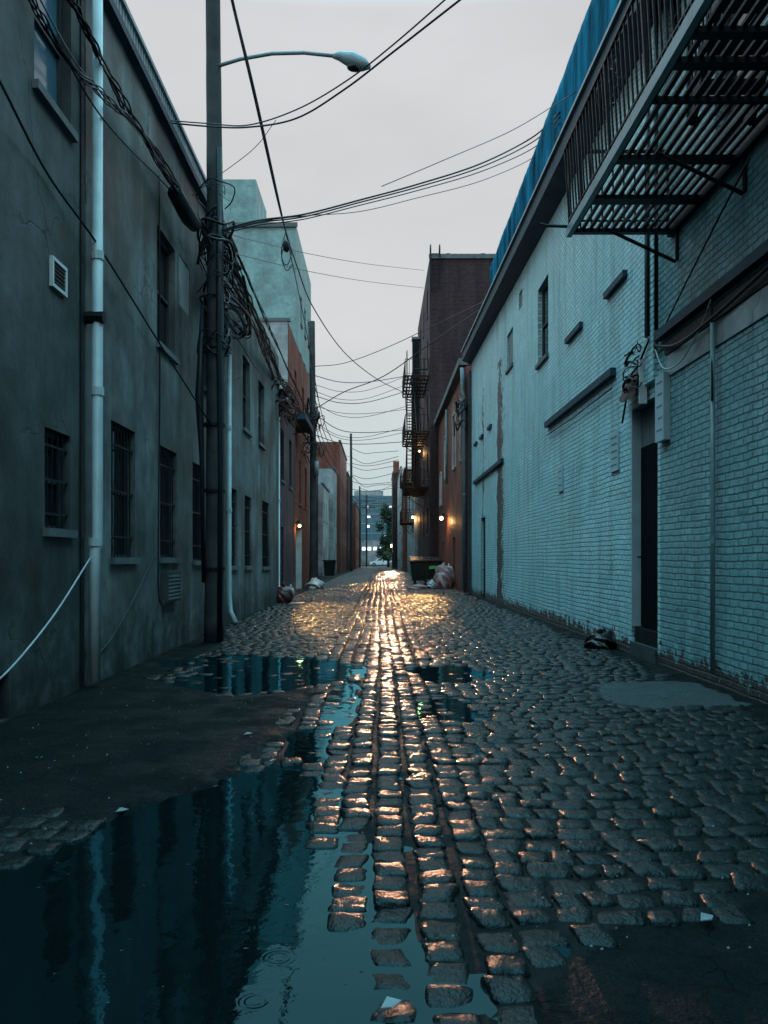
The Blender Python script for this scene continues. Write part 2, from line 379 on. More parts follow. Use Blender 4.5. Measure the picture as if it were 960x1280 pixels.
def hgt(x,y):
    h=-.013+.005*vnoise(x,y,1.7,70)+.004*vnoise(x,y,9,71)
    # gentle dish to the centre
    h+=.012*np.clip(np.abs(x+.2)-1.2,0,3)
    a,b,e,e2=asph(x,y)
    P=p1mask(x,y); Q=puddles(x,y)
    ha=.008+.010*vnoise(x,y,1.3,72)+.003*vnoise(x,y,6,73)
    ha=ha-.010*b
    h=h*(1-np.maximum(a,np.maximum(b,np.maximum(e,e2))))+ha*np.maximum(a,np.maximum(b,np.maximum(e,e2)))
    h=h*(1-conc(x,y))+.022*conc(x,y)
    h=h-.085*P-.06*Q*(1-.6*b)-.028*channel(x,y)
    return h
def gridmesh(name,xs,ys,zf,mat,kind='structure'):
    X,Y=np.meshgrid(xs,ys); Z=zf(X,Y); nx=len(xs); ny=len(ys)
    V=np.stack([X.ravel(),Y.ravel(),Z.ravel()],1)
    i=np.arange(nx*ny).reshape(ny,nx)
    Fc=np.stack([i[:-1,:-1].ravel(),i[:-1,1:].ravel(),i[1:,1:].ravel(),i[1:,:-1].ravel()],1)
    return npmesh(name,V,Fc,mat,kind),V,Fc
def npmesh(name,V,Fc,mat,kind=None,smooth=True):
    me=bpy.data.meshes.new(name)
    me.vertices.add(len(V)); me.vertices.foreach_set('co',V.astype(np.float32).ravel())
    k=Fc.shape[1]
    me.loops.add(len(Fc)*k); me.loops.foreach_set('vertex_index',Fc.astype(np.int32).ravel())
    me.polygons.add(len(Fc)); me.polygons.foreach_set('loop_start',np.arange(0,len(Fc)*k,k,dtype=np.int32)); me.polygons.foreach_set('loop_total',np.full(len(Fc),k,dtype=np.int32))
    me.polygons.foreach_set('use_smooth',np.full(len(Fc),smooth))
    for m in (mat if isinstance(mat,list) else [mat]): me.materials.append(m)
    me.update(calc_edges=True); me.validate()
    o=bpy.data.objects.new(name,me); COL.objects.link(o)
    if kind: o['kind']=kind
    return o
# bed under the stones, asphalt repairs included
xs=np.arange(-3.30,3.781,.04); ys=np.concatenate([np.arange(1.2,12,.04),np.arange(12,30,.09)])
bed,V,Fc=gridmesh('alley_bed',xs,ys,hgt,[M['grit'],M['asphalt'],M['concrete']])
cx=V[Fc].mean(1); a,b,e,e2=asph(cx[:,0],cx[:,1]); am=np.maximum.reduce([a,b,e,e2]); cm=conc(cx[:,0],cx[:,1])
mi=np.where(cm>.5,2,np.where(am+p1mask(cx[:,0],cx[:,1])>.5,1,0)).astype(np.int32)
bed.data.polygons.foreach_set('material_index',mi)
gridmesh('far_alley_bed',np.array([-6,-4,-2,0,2,4,6.]),np.array([29.9,60,90,136.]),lambda x,y:np.full_like(x,-.024),M['grit'])
MB().quad((-6,-34,-.03),(6,-34,-.03),(6,1.22,-.03),(-6,1.22,-.03)).build('near_alley_bed',M['asphalt'])['kind']='structure'
g=MB().quad((-900,-300,-.16),(900,-300,-.16),(900,2500,-.16),(-900,2500,-.16)).build('ground',M['ground']); g['kind']='structure'
r=MB().box(-60,60,136.01,150,-.155,-.02).build('cross_street',M['ground']); r['kind']='structure'

# stones
def stones():
    out={7:[],5:[],3:[]}
    y=1.9; row=0
    while y<134:
        lod=7 if y<8.5 else (5 if y<20 else 3)
        pit=.165 if y<70 else .2
        rp=pit*RNG.uniform(.9,1.12)
        x=-3.25+RNG.uniform(0,.15)
        c0,c1,cn=-.72,.50,7
        while x<3.45:
            if c0-.09<x<c1-.02:
                # long straight courses down the middle
                k=0
                for k in range(cn):
                    w=(c1-c0)/cn; xc=c0+w*(k+.5)+.025*math.sin(y*.35+k)+RNG.uniform(-.008,.008)
                    out[lod].append((xc,y+pit*.5*((k*7)%3)/1.6+RNG.uniform(-.02,.02),w*.5-.007-RNG.uniform(0,.012),rp*.5*RNG.uniform(.86,1.0),RNG.uniform(-.05,.05)))
                x=c1+.01; continue
            w=RNG.uniform(.115,.225)
            if x<c0 and x+w>c0: w=c0-x
            if w>.08:
                xc=x+w/2
                yy=y+.18*max(0,xc-.5)*.35+.10*max(0,-xc-.7)*.4+.05*math.sin(xc*2+y*.3)
                out[lod].append((xc,yy+RNG.uniform(-.014,.014),w/2-.007,rp*.5*RNG.uniform(.82,1.02),RNG.uniform(-.13,.13)))
            x+=w
        y+=rp+.006; row+=1
    Vs=[];Fs=[];base=0
    for n,lst in out.items():
        A=np.array(lst); X,Y=A[:,0],A[:,1]
        a,b,e,e2=asph(X,Y); Pm=p1mask(X,Y); cm=conc(X,Y); Q=puddles(X,Y)
        keep=(a<.6)&(b<.8)&(e<.6)&(e2<.6)&(cm<.3)&(RNG.rand(len(X))>.012)
        deep=(Pm>.5); keep&=~(deep&(RNG.rand(len(X))>.05)); keep&=~((Q>.75)&(RNG.rand(len(X))>.35)&(Y>8.8))
        A=A[keep];X=A[:,0];Y=A[:,1];Q=Q[keep];Pm=Pm[keep]
        K=len(A)
        if n==7: t=np.array([-1,-.86,-.5,0,.5,.86,1])
        elif n==5: t=np.array([-1,-.8,0,.8,1])
        else: t=np.array([-1,0,1.])
        U,Vv=np.meshgrid(t,t); U=U.ravel();Vv=Vv.ravel(); m=len(U)
        edge=(np.maximum(abs(U),abs(Vv))>.99); cor=(abs(U)>.99)&(abs(Vv)>.99)
        hh=RNG.uniform(.027,.040,K)
        mx_=np.maximum(abs(U),abs(Vv)); dome=np.interp(mx_,[0,.5,.8,.87,1.],[1.,.99,.94,.90,.66])-np.where(cor,.16,0)-np.where((abs(U)>.7)&(abs(Vv)>.7)&~cor,.05,0)
        pin=np.where(cor,.90,1.)
        eg=edge[None]*1.;jx=.13*vnoise(X[:,None]*9+U[None]*1.6,Y[:,None]*9+Vv[None]*1.6,1.3,203)+RNG.uniform(-.03,.03,(K,m));jy=.16*vnoise(X[:,None]*7+U[None]*1.6,Y[:,None]*11+Vv[None]*1.6,1.3,204)+RNG.uniform(-.03,.03,(K,m)); 
        shr=RNG.uniform(-.22,.22,(K,1))+.12*np.clip(X[:,None]-.6,0,1)
        lx=(U*pin)[None]*A[:,2:3]*(1+jx*.9)+shr*Vv[None]*A[:,3:4]; ly=(Vv*pin)[None]*A[:,3:4]*(1+jy*.7)
        ca=np.cos(A[:,4:5]);sa=np.sin(A[:,4:5])
        wx=X[:,None]+lx*ca-ly*sa; wy=Y[:,None]+lx*sa+ly*ca
        base_h=-.030+.012*np.clip(np.abs(X+.2)-1.2,0,3)+.006*vnoise(X,Y,1.7,70)
        sink=.022*Q+.022*Pm+.011*channel(X,Y)+RNG.uniform(-.004,.008,K)
        tx=RNG.uniform(-.07,.07,K);ty=RNG.uniform(-.09,.09,K)+.02
        wz=base_h[:,None]-sink[:,None]+hh[:,None]*dome[None]+lx*tx[:,None]+ly*ty[:,None]+RNG.uniform(-.0014,.0014,(K,m))+.0030*vnoise(wx,wy,38,201)+.0022*vnoise(wx,wy,85,202)
        # skirt
        s=len(t); idx=np.arange(m).reshape(s,s)
        ring=np.concatenate([idx[0,:-1],idx[:-1,-1],idx[-1,:0:-1],idx[:0:-1,0]]); q=len(ring)
        sx=wx[:,ring]+(wx[:,ring]-X[:,None])*.06; sy=wy[:,ring]+(wy[:,ring]-Y[:,None])*.06; sz=wz[:,ring]-.05
        AX=np.concatenate([wx,sx],1);AY=np.concatenate([wy,sy],1);AZ=np.concatenate([wz,sz],1)
        Vn=np.stack([AX,AY,AZ],2).reshape(-1,3)
        f=[]
        for i in range(s-1):
            for j in range(s-1): f.append((idx[i,j],idx[i,j+1],idx[i+1,j+1],idx[i+1,j]))
        for k in range(q): f.append((ring[k],m+k,m+(k+1)%q,ring[(k+1)%q]))
        f=np.array(f); FF=(f[None]+(np.arange(K)*(m+q))[:,None,None]).reshape(-1,4)+base
        Vs.append(Vn);Fs.append(FF);base+=len(Vn)
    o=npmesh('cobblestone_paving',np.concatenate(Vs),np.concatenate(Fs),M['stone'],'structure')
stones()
# standing water
def pud(x0,x1,y0,y1):
    MB().quad((x0,y0,WL),(x1,y0,WL),(x1,y1,WL),(x0,y1,WL)).build('puddle_water',M['water'])['kind']='structure'
pud(-3.2,.9,1.4,6.2); pud(-3.1,-.02,6.21,13.2); pud(.0,1.9,6.22,12.)

# loose grit
gr=MB(); rr=random.Random(3)
for i in range(1000):
    d=3+rr.random()**1.6*14; x=rr.uniform(-3.1,3.5)
    if i%3: x=rr.choice([rr.uniform(-3.1,-.5),rr.uniform(.6,3.5)])
    hx=float(hgt(np.array([x]),np.array([d]))[0]); s=rr.uniform(.002,.006)
    if hx<WL: continue
    on=float(max(q[0] for q in asph(np.array([x]),np.array([d]))))
    z=max(hx,0.006 if on<.5 else hx)
    gr.add([(x-s,d-s,z),(x+s,d-s*.6,z),(x+s*.7,d+s,z),(x-s*.8,d+s,z),(x+s*.1,d,z+s*1.3)],[(0,1,4),(1,2,4),(2,3,4),(3,0,4)])
fd=MB()
for i in range(60):
    d=2.6+rr.random()*3.; x=rr.uniform(-2.2,-.05); h_=float(hgt(np.array([x]),np.array([d]))[0])
    if h_>WL-.01: continue
    s_=rr.uniform(.004,.013); a=rr.uniform(0,3.1); u=(math.cos(a)*s_,math.sin(a)*s_); v=(-math.sin(a)*s_*.5,math.cos(a)*s_*.5)
    z=WL+.0015
    fd.add([(x-u[0],d-u[1],z),(x+v[0],d+v[1],z+.001),(x+u[0],d+u[1],z),(x-v[0],d-v[1],z+.001)],[(0,1,2,3)])
M['fleck']=simple('leaf_fleck',(.05,.045,.035),.6,0,.6)
tag(fd.build('floating_debris',M['fleck']),'tiny leaf flecks floating on the large foreground puddle','debris',kind='stuff')
M['gravel']=simple('pale_grit',(.20,.24,.26),.5)
tag(gr.build('gravel',M['gravel']),'scattered pale grit and crumbs lying on the wet paving','gravel',kind='stuff')

# ------------------------------------------------------------------ buildings
def facade(mb,X,s,y0,y1,z0,z1,ops,depth=.2):
    """alley-side wall in plane X; s=+1 wall is on the right (solid towards +X), -1 left"""
    ysv=sorted({y0,y1,*[o[0] for o in ops],*[o[1] for o in ops]}); zsv=sorted({z0,z1,*[o[2] for o in ops],*[o[3] for o in ops]})
    def q(a,b,c,d):
        if s>0: mb.quad(d,c,b,a)
        else: mb.quad(a,b,c,d)
    for i in range(len(ysv)-1):
        for j in range(len(zsv)-1):
            ya,yb,za,zb=ysv[i],ysv[i+1],zsv[j],zsv[j+1]; ym=(ya+yb)/2; zm=(za+zb)/2
            if any(o[0]<ym<o[1] and o[2]<zm<o[3] for o in ops): continue
            q((X,ya,za),(X,yb,za),(X,yb,zb),(X,ya,zb))
    for o in ops:
        ya,yb,za,zb=o[:4]; D=X+s*(o[4] if len(o)>4 else depth)
        q((X,ya,za),(D,ya,za),(D,yb,za),(X,yb,za)); q((X,yb,zb),(D,yb,zb),(D,ya,zb),(X,ya,zb))
        q((X,ya,zb),(D,ya,zb),(D,ya,za),(X,ya,za)); q((X,yb,za),(D,yb,za),(D,yb,zb),(X,yb,zb))
        q((D,ya,za),(D,yb,za),(D,yb,zb),(D,ya,zb))
def shell(mb,X,s,y0,y1,z0,z1,W):
    X2=X+s*W
    mb.quad((X,y0,z0),(X2,y0,z0),(X2,y0,z1),(X,y0,z1)); mb.quad((X,y1,z0),(X2,y1,z0),(X2,y1,z1),(X,y1,z1))
    mb.quad((X2,y0,z0),(X2,y1,z0),(X2,y1,z1),(X2,y0,z1)); mb.quad((X,y0,z1),(X,y1,z1),(X2,y1,z1),(X2,y0,z1))
def window(par,X,s,o,frame='frame',pane='glass',bars=False,sill=True,mull=True,kindname='window',rec=.15,label=None):
    ya,yb,za,zb=o[:4]; a=X+s*(rec-.05); b=X+s*rec; e=.003; w=.05
    m=MB(); m.box(a,b,ya+e,ya+w,za+e,zb-e); m.box(a,b,yb-w,yb-e,za+e,zb-e)
    m.box(a,b,ya+w+.001,yb-w-.001,za+e,za+w); m.box(a,b,ya+w+.001,yb-w-.001,zb-w,zb-e)
    if mull:
        zc=(za+zb)/2; m.box(a-s*.008,b+s*.01,ya+w+.001,yb-w-.001,zc-.022,zc+.022)
    fr=m.build(kindname,M[frame],par)
    if label: fr['label']=label
    MB().box(b-s*.02,b-s*.012,ya+w-.01,yb-w+.01,za+w-.01,zb-w+.01).build('pane',M[pane],fr)
    if sill: MB().box(X-s*.06,X+s*.09,ya-.05,yb+.05,za-.07,za+.012).build('sill',M['sill'],fr)
    if bars:
        g=MB(); n=max(3,int((yb-ya)/.12))
        for i in range(1,n): yy=ya+(yb-ya)*i/n; g.tube([(X+s*.035,yy,za+.02),(X+s*.035,yy,zb-.02)],.009,5)
        for t in (.16,.5,.84): zz=za+(zb-za)*t; g.box(X+s*.027,X+s*.043,ya+.004,yb-.004,zz-.012,zz+.012)
        g.build('bars',M['iron'],fr)
    return fr
def door(par,X,s,o,mat,rec=.15,label=None,handle=True,panels=True):
    ya,yb,za,zb=o[:4]; b=X+s*rec
    m=MB().box(b-s*.05,b-s*.004,ya+.004,yb-.004,za+.01,zb-.004)
    if panels:
        for k in range(3):
            z0=za+.15+(zb-za-.2)*k/3; m.box(b-s*.065,b-s*.05,ya+.12,yb-.12,z0,z0+(zb-za)*.22)
    d=m.build('door',M[mat],par)
    if label: d['label']=label
    if handle: MB().tube([(b-s*.05,yb-.1,za+1.0),(b-s*.12,yb-.1,za+1.0),(b-s*.12,yb-.2,za+1.0)],.014,6).build('handle',M['iron'],d)
    return d
def building(name,label,cat,mat,X,s,y0,y1,z1,W=8,ops=(),z0=-.2,roof=True):
    t=thing(name,label,cat,(X+s*W/2,(y0+y1)/2,0))
    mb=MB(); facade(mb,X,s,y0,y1,z0,z1,list(ops)); shell(mb,X,s,y0,y1,z0,z1,W)
    mb.build('wall',mat,t)
    if roof: MB().box(X+s*.25,X+s*(W-.25),y0+.25,y1-.25,z1+.003,z1+.06).build('roof',M['roofing'],t)
    return t

XL=-3.2; XR=3.66
# --- left, nearest stucco building
ops=[(7.94,8.6,1.68,2.66),(7.7,8.62,5.8,7.35),(3.6,4.6,1.6,2.7),(3.4,4.6,5.6,7.2),(-1,.2,1.6,2.8),(6.88,7.18,.02,.42,.25)]
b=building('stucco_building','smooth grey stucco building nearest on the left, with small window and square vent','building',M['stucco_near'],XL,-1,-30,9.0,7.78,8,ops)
window(b,XL,-1,ops[0],bars=True); window(b,XL,-1,ops[1],pane='glass_blue',label='upper window with light blue glass'); window(b,XL,-1,ops[2]); window(b,XL,-1,ops[3]); window(b,XL,-1,ops[4])  # the upper pane has bluer glass than the rest
MB().box(XL-.22,XL-.16,6.9,7.16,.04,.4).build('access_panel',M['door_dark'],b)
# --- left, long stained building
opg=[(9.9,10.87,1.4,3.05),(12.1,13.1,1.4,3.05),(14.2,15.2,1.35,3.05),(17.6,18.6,1.22,2.92),(19.7,20.7,1.2,2.9),(22.6,24.0,1.15,2.98)]
opu=[(11.95,13.0,4.5,6.2),(15.1,16.1,4.5,6.2),(19.4,20.5,4.45,6.18),(21.9,23.0,4.45,6.12)]
opb=[(13.25,14.0,5.45,6.25,.06)]
b=building('stucco_building','long stained grey stucco building with barred ground floor windows behind the near utility pole','building',M['stucco'],XL,-1,9.05,26.3,7.76,8,opg+opu+opb)
for o in opg: window(b,XL,-1,o,bars=True)
for o in opu: window(b,XL,-1,o)
MB().box(XL-.04,XL-.01,13.26,13.99,5.46,6.24).build('blocked_window',M['plaster'],b)
# raised parapet strip and the shadow joint between the two fronts
for nm,lab,y0,y1 in (('roof_railing','grey picket railing on the roof edge over the nearest left wall',-4,9.0),('roof_railing','grey picket railing along the roof edge above the barred windows',9.06,18.5)):
    t=thing(nm,lab,'railing',(XL,(y0+y1)/2,7.78),'picket railings on the left roofs')
    MB().box(XL-.04,XL+.10,y0,y1,7.79,7.90).build('base_rail',M['wood_trim'],t)
    MB().box(XL-.02,XL+.06,y0,y1,8.22,8.28).build('top_rail',M['galv'],t)
    m=MB(); y=y0+.06
    while y<y1-.05: m.box(XL-.005,XL+.03,y,y+.045,7.9,8.22); y+=.115
    m.build('pickets',M['galv'],t)
# --- left, dark brick
ops=[(28.7,29.5,.0,2.5),(28.6,29.6,4.1,5.9),(31.3,32.2,4.1,5.9)]
b=building('brick_building','narrow dark ribbed brick building between the grey stucco and the red brick','building',M['brick_dark'],-3.42,-1,26.4,33.4,7.0,7,ops)
door(b,-3.42,-1,ops[0],'door_dark'); window(b,-3.42,-1,ops[1]); window(b,-3.42,-1,ops[2])
# --- left, red brick with projecting first floor
ops=[(36.6,38.9,0,2.75,.45),(35.5,36.3,3.9,5.9),(38.0,38.9,3.9,5.9),(41,41.9,3.9,5.9),(36,37,8.,9.6),(39.5,40.5,8.,9.6)]
b=building('brick_building','red brick building with a pale garage door and a grey plastered gable on the left','building',M['brick_red'],-3.7,-1,33.6,43.4,10.9,7,ops)
m=door(b,-3.7,-1,ops[0],'door_pale',rec=.40,label='pale blue garage door',handle=False)
MB().box(-3.66,-4.09,38.80,38.896,.0,2.745).build('door_jamb',M['door_pale'],b)
for o in ops[1:]: window(b,-3.7,-1,o,frame='frame_white')
MB().box(-10.7,-3.72,33.5,33.59,7.05,10.95).build('gable_render',M['plaster'],b)
MB().box(-3.72,-3.0,33.7,37.5,7.05,7.3).build('canopy',M['wood_trim'],b)
MB().box(-10.75,-3.62,33.46,33.66,10.95,11.08).build('coping',M['sill'],b)
# --- left, tall green grey block
ops=[(y,y+.9,z,z+1.6) for y in (46,48.4,50.8) for z in (8.,11.2,14.4)]
b=building('tower_block','tall pale green plastered block rising above the left roofs','building',M['stucco_green'],-4.4,-1,43.6,53,18.9,16,ops)
for o in ops: window(b,-4.4,-1,o)
m=MB(); m.box(-16,-6.55,43.9,48,18.97,21.4); m.build('penthouse',M['stucco_green'],b)
MB().box(-20.4,-4.32,43.5,43.595,18.75,18.98).build('coping',M['sill'],b)
# --- left, farther row
def farwins(X,s,y0,y1,z1,step=3.2,storey=3.2,w=.9,h=1.6,z0=1.2):
    r=[]; y=y0+1.
    while y+w<y1-.5:
        z=z0
        while z+h<z1-.6: r.append((y,y+w,z,z+h)); z+=storey
        y+=step
    return r
def far(name,label,mat,X,s,y0,y1,z1,W=8,frame='frame',step=3.2,dr=True):
    ops=farwins(X,s,y0,y1,z1,step)
    if dr: ops=[o for o in ops if not(o[2]<2 and o[0]<y0+2)]+[(y0+.8,y0+1.9,0,2.3)]
    b=building(name,label,'building',mat,X,s,y0,y1,z1,W,ops)
    for o in ops:
        if o[2]==0: door(b,X,s,o,'door_grey',panels=False,handle=False)
        else: window(b,X,s,o,frame=frame)
    MB().box(X-s*.08,X+s*.15,y0+.01,y1-.01,z1+.064,z1+.22).build('coping',M['sill'],b)
    return b
far('brick_building','brown brick building just past the second utility pole on the left',M['brick_brown'],-4.9,-1,53.1,66,8.6)
far('outbuilding','low white painted outbuilding with a flat roof on the far left',M['plaster_white'],-4.55,-1,66.1,74,7.2,frame='frame_white')
far('brick_building','whitewashed gable building behind the low outbuilding',M['plaster'],-4.15,-1,74.1,80,9.4)
far('brick_building','tall maroon brick building beside the thin far pole',M['brick_red'],-3.85,-1,80.1,96,12.6)
far('brick_building','dark brown brick building with flat roof near the far left end',M['brick_brown'],-3.75,-1,96.1,112,11.2)
far('brick_building','last red brick building on the left before the cross street',M['brick_red'],-3.3,-1,112.1,134,8.8)
# --- right, near painted brick building
ops=[(5.0,6.1,5.9,7.8),(8.0,9.1,5.9,7.8),(10.1,10.7,7.6,9.0),(1,2.1,5.9,7.8)]
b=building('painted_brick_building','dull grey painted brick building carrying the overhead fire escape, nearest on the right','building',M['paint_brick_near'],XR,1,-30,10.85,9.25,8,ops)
for o in ops: window(b,XR,1,o)
MB().box(XR-.10,XR+.02,-4,10.83,4.22,4.33).build('ledge',M['wood_trim'],b)
MB().box(XR-.035,XR+.02,6.0,10.6,3.98,4.14).build('lintel',M['rust'],b)
MB().box(XR-.02,XR+.02,6.0,10.6,3.70,3.97).build('lintel_panel',M['plaster'],b)
# --- right, long white painted brick building
ops=[(10.97,12.1,.0,3.55,.17),(18.1,19.3,5.85,7.6),(22.9,24.0,6.8,7.8,.08),(21.4,21.9,7.9,8.35,.06),(28.9,30.2,0,2.85)]
b=building('painted_brick_building','long pale blue white painted brick wall with a strip of flaking paint, right','building',M['paint_brick'],XR,1,10.86,33.2,9.3,9,ops)
m=door(b,XR,1,(10.97,12.04,.42,3.0),'door_black',rec=.165,handle=True,panels=False)
MB().box(XR-.08,XR+.01,10.9,11.3,3.75,8.4).build('pilaster',M['paint_brick'],b)
MB().box(XR+.12,XR+.15,10.975,12.04,3.0,3.54).build('transom',M['door_grey'],b)
MB().box(XR-.03,XR+.16,10.98,12.09,.0,.2).build('doorstep',M['concrete'],b)
MB().box(XR+.03,XR+.16,10.981,12.039,.201,.41).build('door_riser',M['door_dark'],b)
MB().box(XR-.012,XR+.158,12.045,12.097,.42,3.545).build('door_jamb',M['paper'],b)
window(b,XR,1,ops[1],frame='frame'); 
MB().box(XR+.05,XR+.075,22.91,23.99,6.81,7.79).build('blocked_window',M['door_grey'],b)
MB().box(XR+.03,XR+.055,21.41,21.89,7.91,8.34).build('vent_cover',M['door_grey'],b)
MB().box(XR-.05,XR+.05,22.85,24.05,6.7,6.79).build('sill',M['sill'],b)
door(b,XR,1,ops[4],'door_dark')
for (y0,y1,z) in ((12.9,18.1,4.3),(24.6,32.,4.3)): MB().box(XR-.09,XR+.02,y0,y1,z-.06,z+.06).build('ledge',M['wood_trim'],b)
for (y0,y1,z) in ((12.3,13.4,5.62),(15.0,16.2,5.62),(27.2,28.0,5.75),(29.4,30.2,5.75),(31.2,32.0,5.75)): MB().box(XR-.07,XR+.02,y0,y1,z-.05,z+.05).build('ledge',M['wood_trim'],b)
t=MB().tube([(XR-.05,12.95,4.05),(XR-.06,15.5,4.02),(XR-.05,18.0,4.06)],.012,5).build('rail_rod',M['iron'],b)
# sloping cornice
def zc(y): return 8.7+(y-18)*.034
c=MB()
for y0,y1 in ((10.9,33.4),):
    X0,X1=3.30,XR-.004
    vs=[(X0,y0,zc(y0)+.10),(X1,y0,zc(y0)-.04),(X1,y1,zc(y1)-.04),(X0,y1,zc(y1)+.10),(X0,y0,zc(y0)+.46),(X1,y0,zc(y0)+.6),(X1,y1,zc(y1)+.6),(X0,y1,zc(y1)+.46)]
    c.add(vs,[(3,2,1,0),(4,5,6,7),(0,1,5,4),(1,2,6,5),(2,3,7,6),(3,0,4,7)])
c.build('cornice',M['wood_trim'],b)
g=MB(); g.beam((3.27,10.9,zc(10.9)+.45),(3.27,33.4,zc(33.4)+.45),.05,.06); g.build('gutter',M['galv'],b)
m=MB(); m.box(3.31,XR-.01,4,10.88,8.5,8.95); m.build('cornice',M['wood_trim'],b)
# blue netting
t=thing('netting_screen','blue tarpaulin netting screen standing along the roof edge of the long painted wall','netting',(3.4,18,9.2))
xs_=[];n=260
def nz(y): return 10.26+.006*math.sin(y*3.1)
NV=[];NF=[]
ysn=np.linspace(3.5,25.4,n)
for i,y in enumerate(ysn):
    for k in range(7):
        tt=k/6; zb=max(zc(max(y,10.9)),8.45)+.47; z=zb+(nz(y)-zb)*tt
        NV.append((3.36+0.006*math.sin(y*2.1+tt)+(.002+.008*(1-tt))*math.sin(y*7.7+2*math.sin(y*1.3)+tt*1.5)*(1-tt*.6)+.003*math.sin(y*15.3+3*math.sin(y*2.7)+tt*2)*tt,y,z))
for i in range(n-1):
    for k in range(6):
        a=i*7+k; NF.append((a,a+7,a+8,a+1))
m=MB(); m.v=NV;m.f=NF; o=m.build('netting',M['net'],t,True)
md=o.modifiers.new('thick','SOLIDIFY'); md.thickness=.006
for i,y in enumerate(np.arange(4.5,25.5,2.3)):
    MB().tube([(3.41,y,max(zc(max(y,10.9)),8.45)+.45),(3.41,y,10.3)],.025,6).build('post',M['iron'],t)
MB().tube([(3.40,3.5,10.27),(3.40,25.4,10.27)],.02,6).build('top_wire',M['wood_trim'],t)

# --- right, red brick
XR2=3.5
ops=[(34.9,36.0,5.6,8.1),(38.3,39.5,5.6,8.1),(43.5,44.5,5.6,7.8),(38.8,40.,0,2.4),(45.5,46.5,0,2.3),(47,48,4.4,6.2)]
b=building('brick_building','red brick building with tall white framed windows and a lit wall lamp, right','building',M['brick_red'],XR2,1,34.0,50.0,9.25,8,ops)
for o in ops:
    if o[2]==0: door(b,XR2,1,o,'door_dark')
    else:
        window(b,XR2,1,o,frame='frame_white')
        m=MB(); a0,a1,c0,c1=o
        m.box(XR2-.07,XR2+.14,a0-.09,a0-.002,c0,c1+.1); m.box(XR2-.07,XR2+.14,a1+.002,a1+.09,c0,c1+.1); m.box(XR2-.07,XR2+.02,a0,a1,c1+.002,c1+.1)
        m.build('window_surround',M['plaster_white'],b)
MB().box(XR2-.28,XR2+.1,34.02,49.98,9.32,9.6).build('cornice',M['sill'],b)
MB().box(XR2-.10,XR2-.004,33.98,34.8,0,9.2).build('corner_pier',M['brick_dark'],b)
b.children[0]
# filler wall between
building('brick_infill','narrow dark brick infill between the painted wall and the red brick','wall',M['brick_dark'],3.56,1,33.22,33.96,8.9,6)
# --- right tall dark brick
XR3=3.0
ops=[(y,y+.95,z,z+1.7) for y in (52,56.5,61) for z in (2.9,6.4,9.9,13.4,16.6)]
b=building('brick_tower','tall dark brown brick tower block behind the red brick on the right','building',M['brick_brown'],XR3,1,50.1,66,19.6,14,ops)
for i,o in enumerate(ops): window(b,XR3,1,o)
MB().box(XR3-.06,16.9,50.02,50.09,19.45,19.72).build('coping',M['sill'],b)
for i in range(5): MB().box(4+i*2.1,4.25+i*2.1,50.3,50.6,19.66,19.85).build('vent_stub',M['iron'],b)
t=thing('exhaust_duct','dark square exhaust duct running up the tall brick tower','duct',(2.7,63.5,8))
MB().box(2.45,2.95,62.7,63.5,6,17.9).build('duct',M['iron'],t); MB().box(2.4,3.1,62.65,63.55,17.93,18.1).build('cap',M['galv'],t)
t=thing('roof_ladder','hooped steel ladder curving over the roof of the tall brick tower','ladder',(3.1,50.4,19.6))
m=MB()
for xx in (3.05,3.6):
    pts=[(xx,49.95,17.5),(xx,49.95,19.9)]+[(xx,49.95+.35-.35*math.cos(a),19.9+.45*math.sin(a)) for a in np.linspace(.2,3.0,8)]
    m.tube(pts,.035,6)
m.build('side_rails',M['iron'],t)
m=MB()
for z in np.arange(17.6,20.,.3): m.beam((3.05,49.95,z),(3.6,49.95,z),.03)
m.build('rungs',M['iron'],t)
b=far('brick_building','grey plastered building beyond the fire escapes on the right',M['plaster'],2.75,1,66.1,84,8.8)
b=far('brick_building','narrow reddish building with pale stair front on the far right',M['brick_red'],2.55,1,84.1,94,10.4)
b=far('brick_building','pale tall building on the far right beside the tree',M['plaster_white'],2.35,1,94.1,112,11.6)
b=far('brick_building','brown brick building with a chimney at the right end of the alley',M['brick_brown'],1.75,1,112.1,124,12.9)
MB().box(1.8,2.6,113,114,13.0,14.6).build('chimney',M['brick_red'],b)

# --- far glass tower
t=thing('glass_tower','distant blue glass office tower with a few lit windows closing the alley','building',(-1,262,0))
Wt=MB().box(-11,4.2,255,275,0,20.6).build('wall',M['glass_blue'],t)
for k in range(7): MB().box(-11.1,4.3,254.9,254.99,k*2.95+.02,k*2.95+.42).build('floor_band',M['galv'],t)
m=MB()
for k in range(10): m.box(-11+k*1.69-.06,-11+k*1.69+.06,254.80,254.89,0.5,20.5)
m.build('mullions',M['galv'],t)
rl=random.Random(5)
for k in range(16):
    i=rl.randrange(3,9); j=rl.randrange(1,7); x0=-11+i*1.69+.25
    MB().box(x0,x0+rl.uniform(.4,1.1),254.84,254.88,j*2.95-.9-.0,j*2.95-.25).build('window',M['lit'],t)
MB().box(-8,1,256,270,20.7,22.2).build('plant_room',M['plaster'],t)
t=thing('office_block','wide pale office block under the glass tower beyond the cross street','building',(-2,180,0))
mb=MB(); facade(mb,0,1,0,1,0,1,[])
MB().box(-14,-4.5,172,190,0,9.2).build('wall',M['brick_brown'],t)
MB().box(-4.4,9,176,190,0,5.2).build('wall',M['plaster'],t)
for k in range(7): MB().box(-3.8+k*1.2,-3.1+k*1.2,175.9,175.99,3.1,3.8).build('window',M['lit'],t)
for k in range(5): MB().box(-13+k*1.7,-12+k*1.7,171.9,171.99,5.5,7.3).build('window',M['glass_blue'],t)

